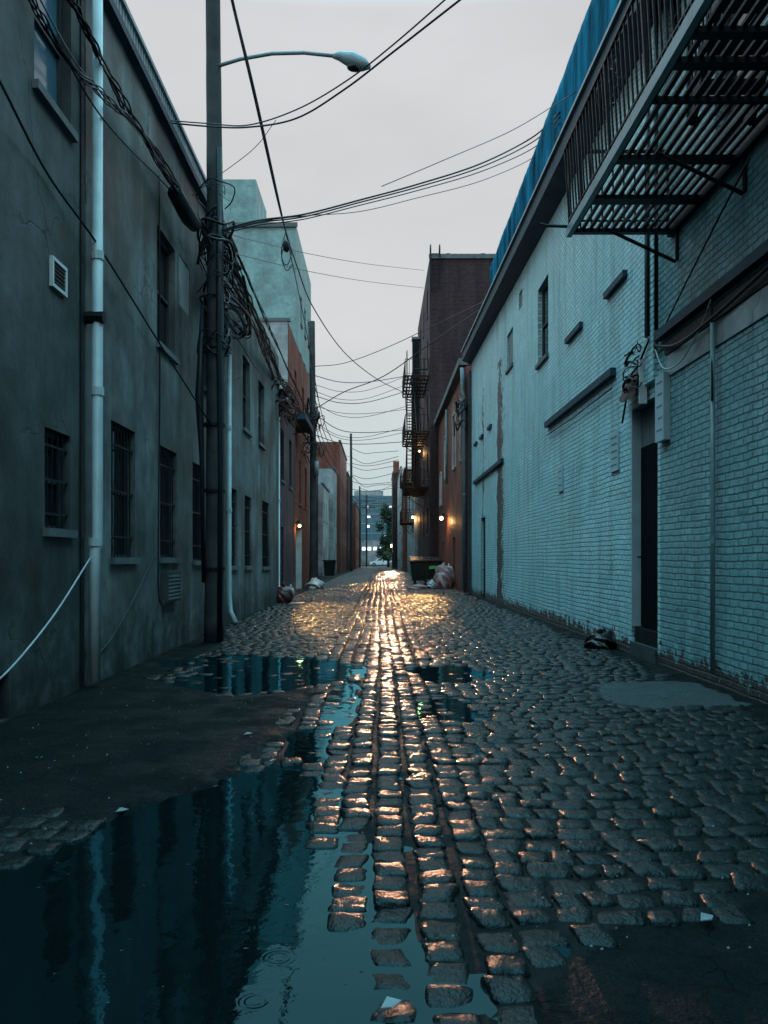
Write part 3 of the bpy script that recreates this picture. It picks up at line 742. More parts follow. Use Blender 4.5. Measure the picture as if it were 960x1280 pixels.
# ------------------------------------------------------------------ wall fixtures
def pipe(name,label,pts,r,mat,collars=(),group=None,n=12):
    base=pts[-1]; t=thing(name,label,'drainpipe',base,group)
    MB().tube(pts,r,n).build('pipe',mat,t,True)
    for c in collars: MB().tube([(c[0],c[1],c[2]-.045),(c[0],c[1],c[2]+.045)],r*1.22,n).build('collar',mat,t)
    return t
t=pipe('drainpipe','thick pale plastic drainpipe on the near left stucco wall, full height',[(-3.08,9.07,8.1),(-3.08,9.07,1.55),(-3.10,9.05,1.5),(-3.10,9.05,.06)],.058,M['pvc'],[(-3.08,9.07,4.7),(-3.08,9.07,3.22),(-3.1,9.05,1.58)])
MB().tube([(-3.0,9.05,4.02),(-3.2,9.05,4.02)],.07,8).build('bracket',M['iron'],t)
MB().box(-3.199,-3.18,8.86,8.94,0,7.7).build('conduit',M['cable'],None)  # black strip drawn in for the shaded recess line between the fronts
bpy.data.objects['conduit'].name='recess_strip'; tag(bpy.data.objects['recess_strip'],'flat black strip standing for the dark recess line beside the thick pale drainpipe','conduit')  # no conduit here, only the strip drawn in for the recess line
pipe('drainpipe','thin pale drainpipe with a kicked out foot just right of the near utility pole',[(-3.12,17.2,6.1),(-3.12,17.2,.65),(-3.08,17.15,.3),(-2.93,16.95,.08)],.05,M['pvc'],[(-3.12,17.2,4.1),(-3.12,17.2,2.4)])
pipe('drainpipe','pale drainpipe on the ribbed dark brick with a funnel head',[(-3.33,27.2,6.1),(-3.33,27.2,.2),(-3.2,27.1,.1)],.06,M['pvc'],[(-3.33,27.2,3.3)])
pipe('drainpipe','grey rainwater pipe at the corner of the right red brick building',[(3.3,33.6,9.1),(3.33,33.65,8.3),(3.42,33.7,7.9),(3.42,33.7,.1)],.07,M['galv'],[(3.42,33.7,4.),(3.42,33.7,6.6)])
pipe('drainpipe','rusty pipe down the alley face of the right red brick building',[(3.4,42.5,9.0),(3.4,42.5,5.2)],.06,M['galv'])
pipe('conduit_pipe','slim grey conduit up the near right brick wall below the ledge',[(3.60,9.0,3.95),(3.60,9.0,.15)],.028,M['galv'],[(3.60,9.0,1.6)],n=8)
for i,(yy,mt,lab) in enumerate(((11.12,'galv','pale grey riser pipe left of the others by the pilaster'),(11.04,'cable','black riser cable in the middle of the pilaster bundle'),(10.72,'iron','dark riser pipe nearest the fire escape on the pilaster'))):
    pipe('riser_pipe',lab,[(3.56,yy,9.),(3.56,yy,4.35)],.026 if i!=1 else .016,M[mt],n=8,group='risers beside the pilaster')
t=thing('electrical_box','grey electrical meter box high beside the near utility pole','box',(-3.1,16.6,5.6))
MB().box(-3.19,-3.0,16.4,16.9,5.55,6.3).build('case',M['galv'],t); MB().box(-3.0,-2.985,16.45,16.85,5.6,6.25).build('cover',M['door_grey'],t)
t=thing('wall_vent','square white framed louvre vent high on the near left wall','vent',(XL,8.24,4.15))
MB().box(XL,XL+.02,8.1,8.38,4.08,4.3).build('louvre',M['door_dark'],t)
m=MB(); w=.035
for (a,b_,c_,d_) in ((8.05,8.43,4.30,4.30+w),(8.05,8.43,4.04,4.04+w),(8.05,8.05+w,4.076,4.299),(8.43-w,8.43,4.076,4.299)): m.box(XL+.001,XL+.035,a,b_,c_,d_)
m.build('frame',M['white_metal'],t)
m=MB()
for k in range(5): m.box(XL+.021,XL+.028,8.09,8.39,4.1+k*.04,4.112+k*.04)
m.build('slats',M['frame'],t)
t=thing('air_conditioner','rusted air conditioner grille below the barred window left of the near pole','air conditioner',(XL,12.6,.75))
MB().box(XL+.001,XL+.10,12.15,12.95,.75,1.2).build('case',M['frame'],t)
m=MB()
for k in range(7): m.box(XL+.10,XL+.115,12.2,12.9,.79+k*.055,.82+k*.055)
m.build('grille',M['door_grey'],t)
def board(label,y0,y1,z0,z1,X=XR,off=.03,lines=5):
    t=thing('notice_board',label,'sign',(X,(y0+y1)/2,z0),'notice boards on the right wall')
    MB().box(X-off,X-.002,y0,y1,z0,z1).build('panel',M['paper'],t)
    m=MB()
    for k in range(lines):
        z=z1-(z1-z0)*(k+.7)/(lines+.6); m.box(X-off-.002,X-off,y0+.05,y1-.06-(k%2)*.05,z-.012,z+.012)
    m.build('lettering',M['print'],t)
board('tall pale notice board on the brick just right of the doorway',10.48,10.80,2.9,3.75,off=.09)
board('pale notice sheet left of the dark doorway',12.7,13.15,2.75,3.35)
board('small notice sheet under the long dark ledge',16.6,17.0,2.75,3.25,lines=3)
# wall lamps
def lamp(name,label,X,s,y,z,power,reach=.35,color=(1,.52,.18),rad=.09,bulb='bulb',road=0,aim=None,cone=12):
    t=thing(name,label,'lamp',(X,y,z),'lit wall lamps')
    MB().tube([(X-s*.0,y,z+.05),(X-s*reach*.6,y,z+.2),(X-s*reach,y,z+.16)],.022,6).build('arm',M['iron'],t)
    MB().tube([(X-s*reach,y,z+.19),(X-s*reach,y,z+.12),(X-s*reach,y,z+.06)],[.04,.11,.16],12).build('lamp_shade',M['iron'],t)
    MB().blob((X-s*reach,y,z-.04),(rad,rad,rad),1,8,0,-9).build('bulb',M[bulb],t,True)
    L=bpy.data.lights.new('lamp_light','POINT'); L.energy=power; L.color=color; L.shadow_soft_size=.12
    if road:
        Q=bpy.data.lights.new('added_road_beam','SPOT'); Q.energy=road; Q.color=color; Q.shadow_soft_size=.15; Q.spot_size=R(cone); Q.spot_blend=.7  # narrow spot added below the bulb to throw gold onto the road
        qo=bpy.data.objects.new('added_road_beam',Q); COL.objects.link(qo); qo.parent=t; qo.location=(-s*reach,0,-.22)
        qo.rotation_euler=(Vector(aim)-Vector((X-s*reach,y,z-.22))).to_track_quat('-Z','Y').to_euler()
    lo=bpy.data.objects.new('lamp_light',L); COL.objects.link(lo); lo.location=(-s*reach-s*.02,0,-.2); lo.parent=t
    return t
lamp('wall_lamp','bright orange lit lamp on the right red brick wall above the dumpster',XR2,1,42.8,3.5,38,road=2500,aim=(.6,27,0),cone=13)
lamp('wall_lamp','orange lit lamp under the fire escapes, farther down on the right',XR3,1,66.0,4.7,60,reach=.4,road=9000,aim=(-.9,42,0),cone=9)
lamp('wall_lamp','lit downlight beside the pale garage door on the left',-3.7,-1,36.2,2.85,22,reach=.2,rad=.06,road=900,aim=(-.9,22,0),cone=12)
lamp('wall_lamp','small orange lamp behind the upper fire escape railing',XR3,1,57.9,8.9,45,reach=.25,rad=.05)
# far street lantern at the end of the alley
t=thing('street_lantern','bright lit lantern on a short post at the far end by the silver car','lamp',(1.95,127,0))
MB().tube([(1.95,127,0),(1.95,127,3.)],.06,8).build('post',M['iron'],t)
MB().blob((1.95,127,1.7+1.6),(.32,.32,.32),2,8,0,-9).build('globe',M['bulb_pale'],t,True)
L=bpy.data.lights.new('added_near_road_beam','SPOT'); L.energy=80000; L.color=(1,.48,.27); L.shadow_soft_size=.4; L.spot_size=R(2.0); L.spot_blend=.5  # narrow spot added to streak the near paving gold, kept off the walls
lo=bpy.data.objects.new('added_near_road_beam',L); COL.objects.link(lo); lo.parent=t; lo.location=(-.3,-.9,3.3); lo.rotation_euler=Vector((-.62,-100,-3.1)).to_track_quat('-Z','Y').to_euler()
L=bpy.data.lights.new('added_far_road_beam','SPOT'); L.energy=115000; L.color=(1,.48,.25); L.shadow_soft_size=.4; L.spot_size=R(3.6); L.spot_blend=.5  # second narrow spot added to gild the farther paving
lo=bpy.data.objects.new('added_far_road_beam',L); COL.objects.link(lo); lo.parent=t; lo.location=(-.3,-.9,3.3)
lo.rotation_euler=Vector((-1.0,-100,-6.9)).to_track_quat('-Z','Y').to_euler()

# ------------------------------------------------------------------ fire escapes
t=thing('fire_escape','black slatted iron fire escape seen from below over the near right wall','fire escape',(3.0,7,5.5))
X0,X1,Y0,Y1,Z=2.37,3.6,2.6,10.4,5.5
m=MB(); nsl=13
for i in range(nsl):
    x=X0+.07+(X1-X0-.12)*i/(nsl-1)
    y=Y0
    segs=[(Y0,Y1)]
    if i in (9,10): segs=[(Y0,4.4),(5.9,Y1)]
    for a,c_ in segs: m.box(x-.021,x+.021,a,c_,Z+.001,Z+.03)
m.build('platform',M['iron'],t)
for y,w in ((10.37,.09),(9.45,.16),(8.5,.12),(7.4,.05),(6.85,.12),(6.45,.10),(5.2,.1),(4.2,.12),(3.1,.1)): MB().box(X0,X1-.001,y-w/2,y+w/2,Z-.05,Z-.001).build('cross_bar',M['iron'],t)
MB().box(X0-.03,X0+.03,Y0,Y1+.05,Z-.07,Z+.05).build('edge_beam',M['galv'],t)
MB().box(X1,X1+.055,Y0,Y1+.05,Z-.07,Z+.05).build('edge_beam',M['iron'],t)
def railing(t,p0,p1,hgt_,step=.13,mat='iron',r=.009,lean=(0,0)):
    m=MB(); a=Vector(p0); c_=Vector(p1); L=(c_-a).length; n=int(L/step); up=Vector((lean[0],lean[1],hgt_))
    m.beam(a+up,c_+up,.035); m.beam(a+up*.12,c_+up*.12,.02)
    for i in range(n+1):
        q=a.lerp(c_,i/n); w=.035 if i%9==0 else r*2; m.beam(q,q+up,w)
    return m.build('railing',M[mat],t)
railing(t,(X0,Y0,Z),(X0,Y1,Z),1.,lean=(-.06,0)); railing(t,(X0,Y1,Z),(X1,Y1,Z),1.,lean=(0,.03))
for y in (10.2,8.3,5.6,3.4):
    m=MB(); m.tube([(2.75,y,Z-.05),(3.62,y,Z-.46),(3.64,y,Z-.44),(3.64,y,Z-.02)],.022,6); m.build('bracket',M['iron'],t)
# stair up
m=MB()
for xx in (2.95,3.5): m.beam((xx,7.9,Z+.03),(xx,4.9,Z+3.4),.05,.16)
m.build('stringers',M['iron'],t)
m=MB()
for k in range(1,14):
    f=k/14; m.box(2.975,3.475,7.9-3.*f-.11,7.9-3.*f+.11,Z+3.37*f,Z+3.37*f+.03)
m.build('treads',M['iron'],t)
m=MB(); 
for i in range(nsl): 
    x=X0+.07+(X1-X0-.12)*i/(nsl-1); m.box(x-.021,x+.021,Y0,5.2,Z+3.42,Z+3.45)
m.box(X0,X1,5.1,5.3,Z+3.36,Z+3.415); m.box(X0,X1,Y0,Y0+.15,Z+3.36,Z+3.415)
m.build('upper_platform',M['iron'],t)
railing(t,(2.93,7.9,Z+.1),(2.93,4.9,Z+3.45),.85)
MB().tube([(2.37,10.43,5.56),(2.1,10.5,5.6),(2.02,10.52,5.63)],.02,6).build('hook',M['iron'],t)

def escape(name,label,X,y0,y1,levels,w=1.1,mat='rust'):
    t=thing(name,label,'fire escape',(X-w/2,(y0+y1)/2,levels[0]))
    for k,z in enumerate(levels):
        m=MB()
        for i in range(9): x=X-w+w*i/8.4; m.box(x,x+.07,y0,y1,z,z+.03)
        for y in np.arange(y0,y1+.01,(y1-y0)/6): m.box(X-w,X-.005,y-.04,y+.04,z-.09,z-.002)
        m.build('platform',M[mat],t)
        q=railing(t,(X-w,y0,z),(X-w,y1,z),1.,.22,mat,.016); railing(t,(X-w,y0,z),(X-.02,y0,z),1.,.22,mat,.016); railing(t,(X-w,y1,z),(X-.02,y1,z),1.,.22,mat,.016)
        for y in (y0+.2,y1-.2): MB().beam((X-w+.1,y,z-.05),(X-.02,y,z-.9),.05).build('bracket',M[mat],t)
        if k<len(levels)-1:
            z2=levels[k+1]; m=MB(); ya,yb=(y0+1,y1-1.5) if k%2 else (y1-1,y0+1.5)
            for xx in (X-w+.15,X-w+.75): m.beam((xx,ya,z+.03),(xx,yb,z2),.05,.16)
            for j in range(1,15):
                f=j/15; yy=ya+(yb-ya)*f; zz=z+(z2-z)*f; m.box(X-w+.17,X-w+.73,yy-.1,yy+.1,zz,zz+.03)
            m.build('stair',M[mat],t)
    return t
t=escape('fire_escape','rusty fire escape with stairs on three levels against the tall brick tower',XR3,50.9,57.6,[5.8,9.2,12.6],w=1.45)
m=MB()
for yy in (58.4,58.9): m.beam((1.9,yy,5.8),(1.9,yy,16.),.06)
for z in np.arange(6,16,.33): m.beam((1.9,58.4,z),(1.9,58.9,z),.04)
m.build('ladder',M['rust'],t)
t=escape('fire_escape','smaller fire escape balcony farther back beside the second orange lamp',2.75,68,73,[4.4,7.6],w=1.)
t=thing('roof_davit','thin hooked steel mast standing before the tall brick tower','mast',(1.9,50.4,6))
MB().tube([(1.95,50.6,6.05),(1.95,50.6,12.4),(2.0,50.6,12.9),(2.9,50.6,12.9)],.05,6).build('mast',M['iron'],t)
MB().blob((1.95,50.6,12.1),(.12,.12,.25),5,6,0,-9).build('pulley',M['iron'],t)

# ------------------------------------------------------------------ poles
def upole(label,x,y,top,r0,r1,group='wooden utility poles'):
    t=thing('utility_pole',label,'utility pole',(x,y,0),group)
    m=MB(); n=26; pts=[];rs=[]
    for i in range(n+1):
        f=i/n; pts.append((x+.03*math.sin(f*4),y,-.1+(top+.1)*f)); rs.append((r0+(r1-r0)*f)*(1+.02*math.sin(i*2.3)))
    m.tube(pts,rs,16).build('pole',M['wood_pole'],t,True)
    return t
t=upole('thick dark wooden utility pole near the left wall, hung with cables',-2.78,13.9,12.2,.165,.115)
MB().tube([(-2.66,13.78,.0),(-2.64,13.78,3.),(-2.67,13.76,5.2),(-2.66,13.78,8.2)],.045,8).build('cable_guard',M['cable'],t,True)
MB().tube([(-2.93,13.80,1.),(-2.95,13.78,3.),(-2.99,13.76,4.1),(-2.94,13.78,5.6)],[.03,.04,.07,.03],8).build('cable_guard',M['cable'],t,True)
for z in (1.2,2.5,3.6,4.9): MB().tube([(-2.77,13.9,z),(-2.77,13.9,z+.05)],.185,16).build('strap',M['iron'],t)
t=thing('street_lamp','unlit cobra head street lamp on a curved arm from the near pole','street lamp',(-2.6,13.9,9.6))
MB().tube([P(268,84,13.9),P(300,74,13.7),P(340,67,13.6),P(380,66,13.5),P(418,70,13.4)],.03,8).build('arm',M['galv'],t,True)
MB().tube([P(416,70,13.4),P(424,70,13.4),P(440,75,13.35),P(455,81,13.3),P(463,84,13.3)],[.035,.07,.12,.10,.03],12).build('lamp_head',M['galv'],t,True)
MB().blob(P(445,84,13.35),(.15,.09,.07),3,8,0,-9).build('lens',M['glass'],t,True)
t=upole('second wooden utility pole standing before the red brick building on the left',-3.28,40.4,12.9,.17,.14)
MB().tube([(-3.08,40.2,5.4),(-3.08,40.2,6.1)],.12,10).build('transformer',M['galv'],t,True)
upole('thin far utility pole beside the maroon brick on the left',-3.05,88,14.6,.15,.12)
upole('farthest utility pole with crossarm by the cross street',-3.1,128,12.5,.16,.12)
t=thing('utility_pole_crossarm','distant double crossarm pole behind the wires','utility pole',(-1.,132,0))
t.name='crossarm_pole'
MB().tube([(-2.2,136,0),(-2.2,136,11.8)],.14,8).build('pole',M['wood_pole'],t)
for z in (10.8,9.7): MB().beam((-3.6,136,z),(-.8,136,z),.14).build('crossarm',M['wood_pole'],t)

# ------------------------------------------------------------------ cables
def cr(pts,n=8):
    pts=[Vector(p) for p in pts]; o=[]; q=[pts[0]*2-pts[1]]+pts+[pts[-1]*2-pts[-2]]
    for i in range(1,len(q)-2):
        for k in range(n):
            t=k/n; a,b,c,d=q[i-1],q[i],q[i+1],q[i+2]
            o.append(.5*((2*b)+(c-a)*t+(2*a-5*b+4*c-d)*t*t+(3*b-a-3*c+d)*t**3))
    o.append(pts[-1]); return o
def cable(label,pts,r=.012,mat='cable',group=None,n=5,world=False):
    w=pts if world else [P(*p) for p in pts]
    if r>=.02 and group==G2:
        c=cr(w,14); m=MB(); k=5
        for i in range(k):
            q=[]
            for j,p in enumerate(c):
                a=2*math.pi*i/k+j*.22; wob=1+.5*math.sin(j*.9+i*2.1); q.append((p.x+math.cos(a)*r*wob,p.y,p.z+math.sin(a)*r*wob+.02*math.sin(j*.5+i)))
            m.tube(q,r*.42,n)
    else: m=MB().tube(cr(w),r,n)
    o=m.build('cable',M[mat],None,True)
    tag(o,label,'cable',group); return o
G1='cables strung across the alley'; G2='cables running along the left wall'; G3='far wires crossing the alley'
cable('white slack cable drooping down the nearest left wall',[(-20,866,6.6),(20,828,6.9),(70,765,7.9),(113,697,8.95)],.010,'cable_white')
cable('black cable slanting down the left wall from upper left to the near pole',[(-20,72,6.3),(0,102,6.6),(60,218,7.9),(125,310,9.15),(200,430,11.7),(262,528,13.7)],.013,group=G2)
cable('long thin black cable on the left wall dropping past the upper windows',[(60,30,7.7),(130,150,9.1),(215,240,12.2),(262,300,13.6)],.010,group=G2)
cable('thick black cable bundle from the top left down to the near pole',[(82,-20,8.0),(105,30,8.5),(150,120,9.7),(200,205,11.3),(262,295,13.7)],.030,group=G2)
cable('second heavy cable bundle above the first along the left roof edge',[(30,-20,7.4),(80,70,7.9),(130,120,8.9),(190,180,11),(240,262,13.2),(268,300,13.8)],.020,group=G2)
cable('thin pale cable tied under the left bundle',[(45,-10,7.2),(100,85,8.6),(160,150,9.9),(225,235,12.6),(268,310,13.8)],.009,'galv',group=G2)
cable('heavy cable bundle from the near pole along the wall to the dark brick',[(270,290,13.8),(300,350,16.2),(330,420,20.5),(352,475,26),(378,520,36),(391,548,40.2)],.05,group=G2)
cable('slack twisted cable below the heavy bundle past the near pole',[(272,320,13.8),(300,372,16.4),(325,425,20),(345,478,25.5),(372,530,35),(391,560,40.2)],.035,group=G2)
cable('taut dark cable above the heavy bundle past the near pole',[(272,268,13.8),(300,325,16.5),(330,395,20.7),(360,462,27.5),(391,530,40.2)],.022,group=G2)
cable('loose drooping wire looping below the bundle right of the pole',[(275,385,13.8),(295,420,15.5),(320,460,19.),(338,478,23),(347,470,25)],.010,group=G2)
cable('vertical black cable hanging down the stained wall between barred windows',[(-3.17,11.95,6.9),(-3.17,11.98,4.),(-3.17,11.9,1.6),(-3.16,11.9,.86),(-3.12,12.0,.72),(-3.16,12.08,.8)],.012,group=G2,world=True)
cable('dark strand standing for a cable shadow from the barred window down to the drainpipe foot',[(-3.17,11.85,1.55),(-3.16,10.9,1.),(-3.16,9.9,.5),(-3.17,9.3,.3)],.010,'frame',group=G2,world=True)  # cable shadow built as a thin dark strand, no wire hangs here
cable('slack wire across the wall right of the near pole',[(-3.1,14.9,5.9),(-3.1,16,4.9),(-3.12,17.2,5.1),(-3.14,19,5.6)],.010,group=G2,world=True)
# crossing
for k,(dy,r,l) in enumerate(((0,.013,'lower of two black wires sweeping from the left roof up past the street lamp'),(-9,.010,'upper of two black wires sweeping from the left roof up past the street lamp'))):
    cable(l,[(195,152+dy*.3,12.4),(260,158+dy*.4,12.8),(310,159+dy*.3,12.2),(370,148+dy*1.2,11.5),(430,112+dy,10.7),(490,66+dy,10),(590,-12+dy*2,9)],r,group=G1)
cable('thick black cable crossing overhead from top left to the far fire escape',[(283,-40,9),(290,0,10),(318,120,13),(352,270,18),(372,335,24),(392,385,29),(430,440,36),(470,473,43),(503,490,50)],.020,group=G1)
cable('second cable hugging the overhead cable down to the second pole',[(284,-40,9.1),(293,10,10.2),(322,130,13.2),(356,285,18.4),(372,360,25),(385,425,31),(400,510,40)],.014,group=G1)
cable('looped slack cable coil hanging on the overhead cable',[P(357,290,18.4),P(352,312,18.3),P(354,328,18.4),P(360,330,18.4),P(364,315,18.5),P(358,305,18.4),P(352,320,18.5),P(358,338,18.5),P(366,330,18.5)],.012,group=G1,world=True)
t=MB().tube([P(356,300,18.3),P(357,303,18.3),P(358,312,18.35),P(359,315,18.35)],[.03,.075,.075,.03],8).build('splice_case',M['cable'],None,True); tag(t,'small black splice case hung on the overhead crossing cable','splice case')
t=MB().tube([P(214,236,12),P(218,240,12.1),P(236,272,12.7),P(243,281,13.0),P(247,282,13.1)],[.04,.11,.13,.11,.03],12).build('splice_case',M['cable'],None,True); tag(t,'long black splice case hanging from the bundle left of the near pole','splice case')
for k,(a,b_,c_,l) in enumerate(((0,0,0,'topmost heavy wire from the near pole to the right cornice'),(3,5,6,'second heavy wire from the near pole to the right cornice'),(6,11,14,'third wire from the near pole to the right cornice'),(2,24,26,'slackest thin wire from the near pole to the right cornice'))):
    cable(l,[(268,290+a,13.8),(320,276+a,14.2),(380,268+a,14.8),(450,250+b_*.6,15.5),(520,231+b_*.7,16.2),(600,205+b_*.9,17),(665,172+c_,18.2),(700,140+c_,15.5)],(.017,.013,.010,.007)[k],group=G1)
cable('short taut wire above the others reaching the right netting',[(477,233,15.5),(560,198,16.5),(640,163,17.8),(720,115,14)],.008,group=G1)
cable('thin wire tied to the near pole running up right',[(240,245,13.5),(270,222,13.8),(318,185,14),(345,150,14)],.006,group=G1)
for k,(y0,l) in enumerate(((300,'upper thin wire from the near pole fading across the green tower'),(322,'lower thin wire from the near pole across the green tower'))):
    cable(l,[(275,y0-10,13.9),(330,y0+4,20),(390,y0+18,26),(460,y0+30,33),(530,y0+38,44)],.009,group=G1)
cable('wire hanging straight down across the green tower to the left roof',[(276,300,14),(300,370,18),(330,440,24),(350,478,30)],.009,group=G1)
for k,(y0,y1,r,l) in enumerate(((458,372,.016,'upper of two dark wires from the second pole to the right cornice'),(500,385,.022,'lower of two dark wires from the second pole to the right cornice'))):
    cable(l,[(393,y0+12 if k else y0,40.2),(430,y0-4+k*-6,39),(480,y0-22-k*8,37),(540,y0-50-k*22,35),(615,y1-k*8,27)],r,group=G1)
rg=random.Random(9)
wl=['highest','second','third','fourth','fifth','sixth','seventh','eighth','ninth','lowest']
for k in range(10):
    ya=470+k*8+rg.uniform(-4,4); yb=475+k*9+rg.uniform(-14,10); sg=rg.uniform(6,18)
    cable(f'{wl[k]} of the wires strung from the second pole to the fire escape',[(394,ya,40.4),(425,(ya*2+yb)/3+sg,44),(460,(ya+yb)/2+sg,47),(508,yb,51)],.014 if k%3 else .02,group=G3)
for k in range(10):
    ya=562+k*7+rg.uniform(-4,4); yb=570+k*7+rg.uniform(-10,8); sg=rg.uniform(3,9)
    cable(f'{wl[k]} of the far wires between the thin pole and the right buildings',[(439,ya,88),(455,(ya+yb)/2+sg,88),(470,(ya+yb)/2+sg*.8,86),(498,yb,80)],.028,group=G3)
for k in range(5):
    ya=610+k*8; sg=rg.uniform(1,4)
    cable(f'{wl[k]} of the most distant wires before the glass tower',[(450,ya,128),(468,ya+sg+2,126),(490,ya+rg.uniform(-5,5),122)],.03,group=G3)
for k in range(4):
    cable(f'{wl[k]} wire running down the alley from the second pole to the thin pole',[(393,480+k*16,40.3),(408,535+k*13,50),(425,565+k*10,66),(439,572+k*9,88)],.02,group=G3)
# tangles
def tangle(label,c,sx,sy,sz,n,r,seed):
    q=random.Random(seed); m=MB()
    for k in range(n):
        pts=[]; a=q.uniform(0,6); rad=q.uniform(.3,1); z0=q.uniform(-1,1)
        for j in range(8):
            a+=q.uniform(.5,1.1); pts.append((c[0]+math.cos(a)*sx*rad,c[1]+math.sin(a)*sy*rad,c[2]+(z0+q.uniform(-.25,.25)+j*.06)*sz))
        m.tube(cr(pts,5),r*q.choice([.4,.6,1.,1.,2.]),5)
    tag(m.build('wire_tangle',M['cable'],None,True),label,'wires')
tangle('thick tangle of black wires wrapped round the near pole at roof height',(-2.75,13.95,6.75),.30,.6,.75,18,.012,1)
tangle('second tangle of wires trailing right of the near pole along the roof',(-2.85,16.0,6.4),.30,1.7,.45,20,.014,2)
tangle('lower nest of wires hanging beside the electrical box',(-2.8,14.1,5.3),.3,.5,.7,12,.010,3)
tangle('ragged nest of wires at the corner of the stucco building',(-3.1,27.5,6.2),.4,3.2,.6,18,.02,4)
tangle('distant snarl of wires round the second pole',(-3.3,40.5,7.2),.7,1.6,1.3,16,.022,5)
tangle('knot of wires by the doorway hood on the right wall',(3.52,11.6,3.95),.10,.4,.28,12,.010,6)
tangle('loops of wire caught in the near fire escape railing',(2.45,8.9,6.5),.15,.5,.3,7,.007,7)
tangle('snarl of wires at the corner pier of the right red brick building',(3.3,34,7.4),.25,1.2,.9,10,.018,8)
cable('black cable swagged under the right ledge towards the pilaster',[(3.6,10.95,4.2),(3.58,10.,3.98),(3.58,8.8,4.0),(3.58,7.3,4.12)],.02,world=True,group='cables on the right wall')
cable('white cable looping below the right ledge',[(3.6,10.9,4.15),(3.58,10.5,3.8),(3.58,9.9,3.75),(3.59,9.3,4.0),(3.58,9.,4.2)],.009,'cable_white',world=True,group='cables on the right wall')
cable('black drop cable slanting from the fire escape down to the ledge',[(3.60,8.1,5.3),(3.6,9.4,4.8),(3.6,10.6,4.3),(3.6,10.95,4.1)],.012,world=True,group='cables on the right wall')
cable('black cable dropping from the pilaster to the doorway',[(3.56,11.,4.3),(3.54,11.4,4.05),(3.55,11.8,3.95),(3.58,12.3,3.4)],.016,world=True,group='cables on the right wall')
cable('thin vertical black cable crossing the white conduit on the near right wall',[(3.6,9.05,4.3),(3.59,9.0,3.7),(3.58,8.97,3.1)],.014,world=True,group='cables on the right wall')
t=thing('door_hood','torn dark metal hood hanging above the right doorway','hood',(3.5,11.75,3.6))
MB().add([(3.5,11.3,3.86),(3.5,12.2,3.72),(3.65,12.2,4.1),(3.65,11.3,4.12),(3.46,11.35,3.6),(3.46,11.9,3.62)],[(0,1,2,3),(0,4,5,1)]).build('sheet',M['iron'],t)
MB().box(3.52,3.62,11.28,11.33,3.5,4.1).build('arm',M['white_metal'],t)

# ------------------------------------------------------------------ street clutter
t=thing('dumpster','dark green wheeled dumpster with a green sticker beside the right red brick','dumpster',(2.5,45.5,0))
m=MB(); m.add([(1.75,44.6,.2),(3.25,44.6,.2),(3.25,46.2,.2),(1.75,46.2,.2),(1.62,44.45,1.2),(3.35,44.45,1.2),(3.35,46.3,1.38),(1.62,46.3,1.38)],[(3,2,1,0),(4,5,6,7),(0,1,5,4),(1,2,6,5),(2,3,7,6),(3,0,4,7)])
for xx in (1.9,2.5,3.1): m.box(xx-.04,xx+.04,44.45,44.55,.25,1.1)
m.build('body',M['dumpster'],t)
for x0,x1 in ((1.6,2.47),(2.5,3.37)):
    MB().add([(x0,44.4,1.24),(x1,44.4,1.24),(x1,46.3,1.46),(x0,46.3,1.46),(x0,44.4,1.29),(x1,44.4,1.29),(x1,46.3,1.51),(x0,46.3,1.51)],[(3,2,1,0),(4,5,6,7),(0,1,5,4),(1,2,6,5),(2,3,7,6),(3,0,4,7)]).build('lid',M['bag_black'],t)
for xx in (1.9,3.1):
    for yy in (44.8,46.0): MB().tube([(xx-.04,yy,.1),(xx+.04,yy,.1)],.1,10).build('wheel',M['tyre'],t)
MB().add([(2.62,44.43,.82),(3.0,44.43,.85),(3.0,44.44,1.02),(2.62,44.44,.98)],[(0,1,2,3)]).build('sticker',M['green_sticker'],t)
def bag(label,c,r,mat,seed,amp=.18,name='trash_bag'):
    m=MB().blob(c,r,seed,26,amp,.0).tube([(c[0],c[1],c[2]+r[2]*.8),(c[0]+.02,c[1],c[2]+r[2]*1.15),(c[0]+.06,c[1],c[2]+r[2]*1.25)],[r[0]*.25,.03,.07],8)
    tag(m.build(name,M[mat],None,True),label,'trash bag')
bag('tall pink and white plastic sack leaning on the dumpster pile',(2.95,38.6,.42),(.38,.35,.62),'bag_pink',4)
bag('large pale plastic sack leaning against the right red brick wall',(3.2,39.0,.45),(.3,.35,.55),'bag_white',8)
bag('small round white bag at the front of the rubbish heap',(2.35,38.0,.14),(.2,.2,.2),'bag_white',5)
bag('flat pink plastic bag lying left of the rubbish heap',(1.75,38.2,.05),(.45,.25,.12),'bag_pink',6)
bag('dark bag slumped behind the white ones',(2.5,38.9,.16),(.4,.3,.25),'bag_black',7)
bag('white plastic bag lying in front of the second utility pole',(-2.95,38.0,.16),(.34,.25,.27),'bag_white',12)
bag('maroon bag slumped at the foot of the grey stucco corner',(-3.05,26.0,.2),(.30,.3,.34),'bag_red',23,.09)
bag('crumpled pale bag lying beside the maroon bag',(-2.95,27.2,.25),(.15,.2,.2),'bag_white',14)
bag('glossy black bag slumped against the right wall left of the doorway',(3.42,12.9,.09),(.2,.24,.17),'bag_black',11)
t=MB().add([(1.5,39,.02),(2.2,38.8,.02),(2.3,39.4,.12),(1.6,39.5,.05)],[(0,1,2,3)]); t.add([(v[0],v[1],v[2]+.02) for v in t.v[:4]],[(3,2,1,0)])
tag(t.build('cardboard',M['cardboard']),'flattened wet cardboard by the rubbish heap','cardboard')
t=MB().box(-2.75,-2.3,25.2,25.6,.0,.05); tag(t.build('cardboard',M['bag_pink']),'torn pinkish box flap beside the maroon bag on the left','cardboard')
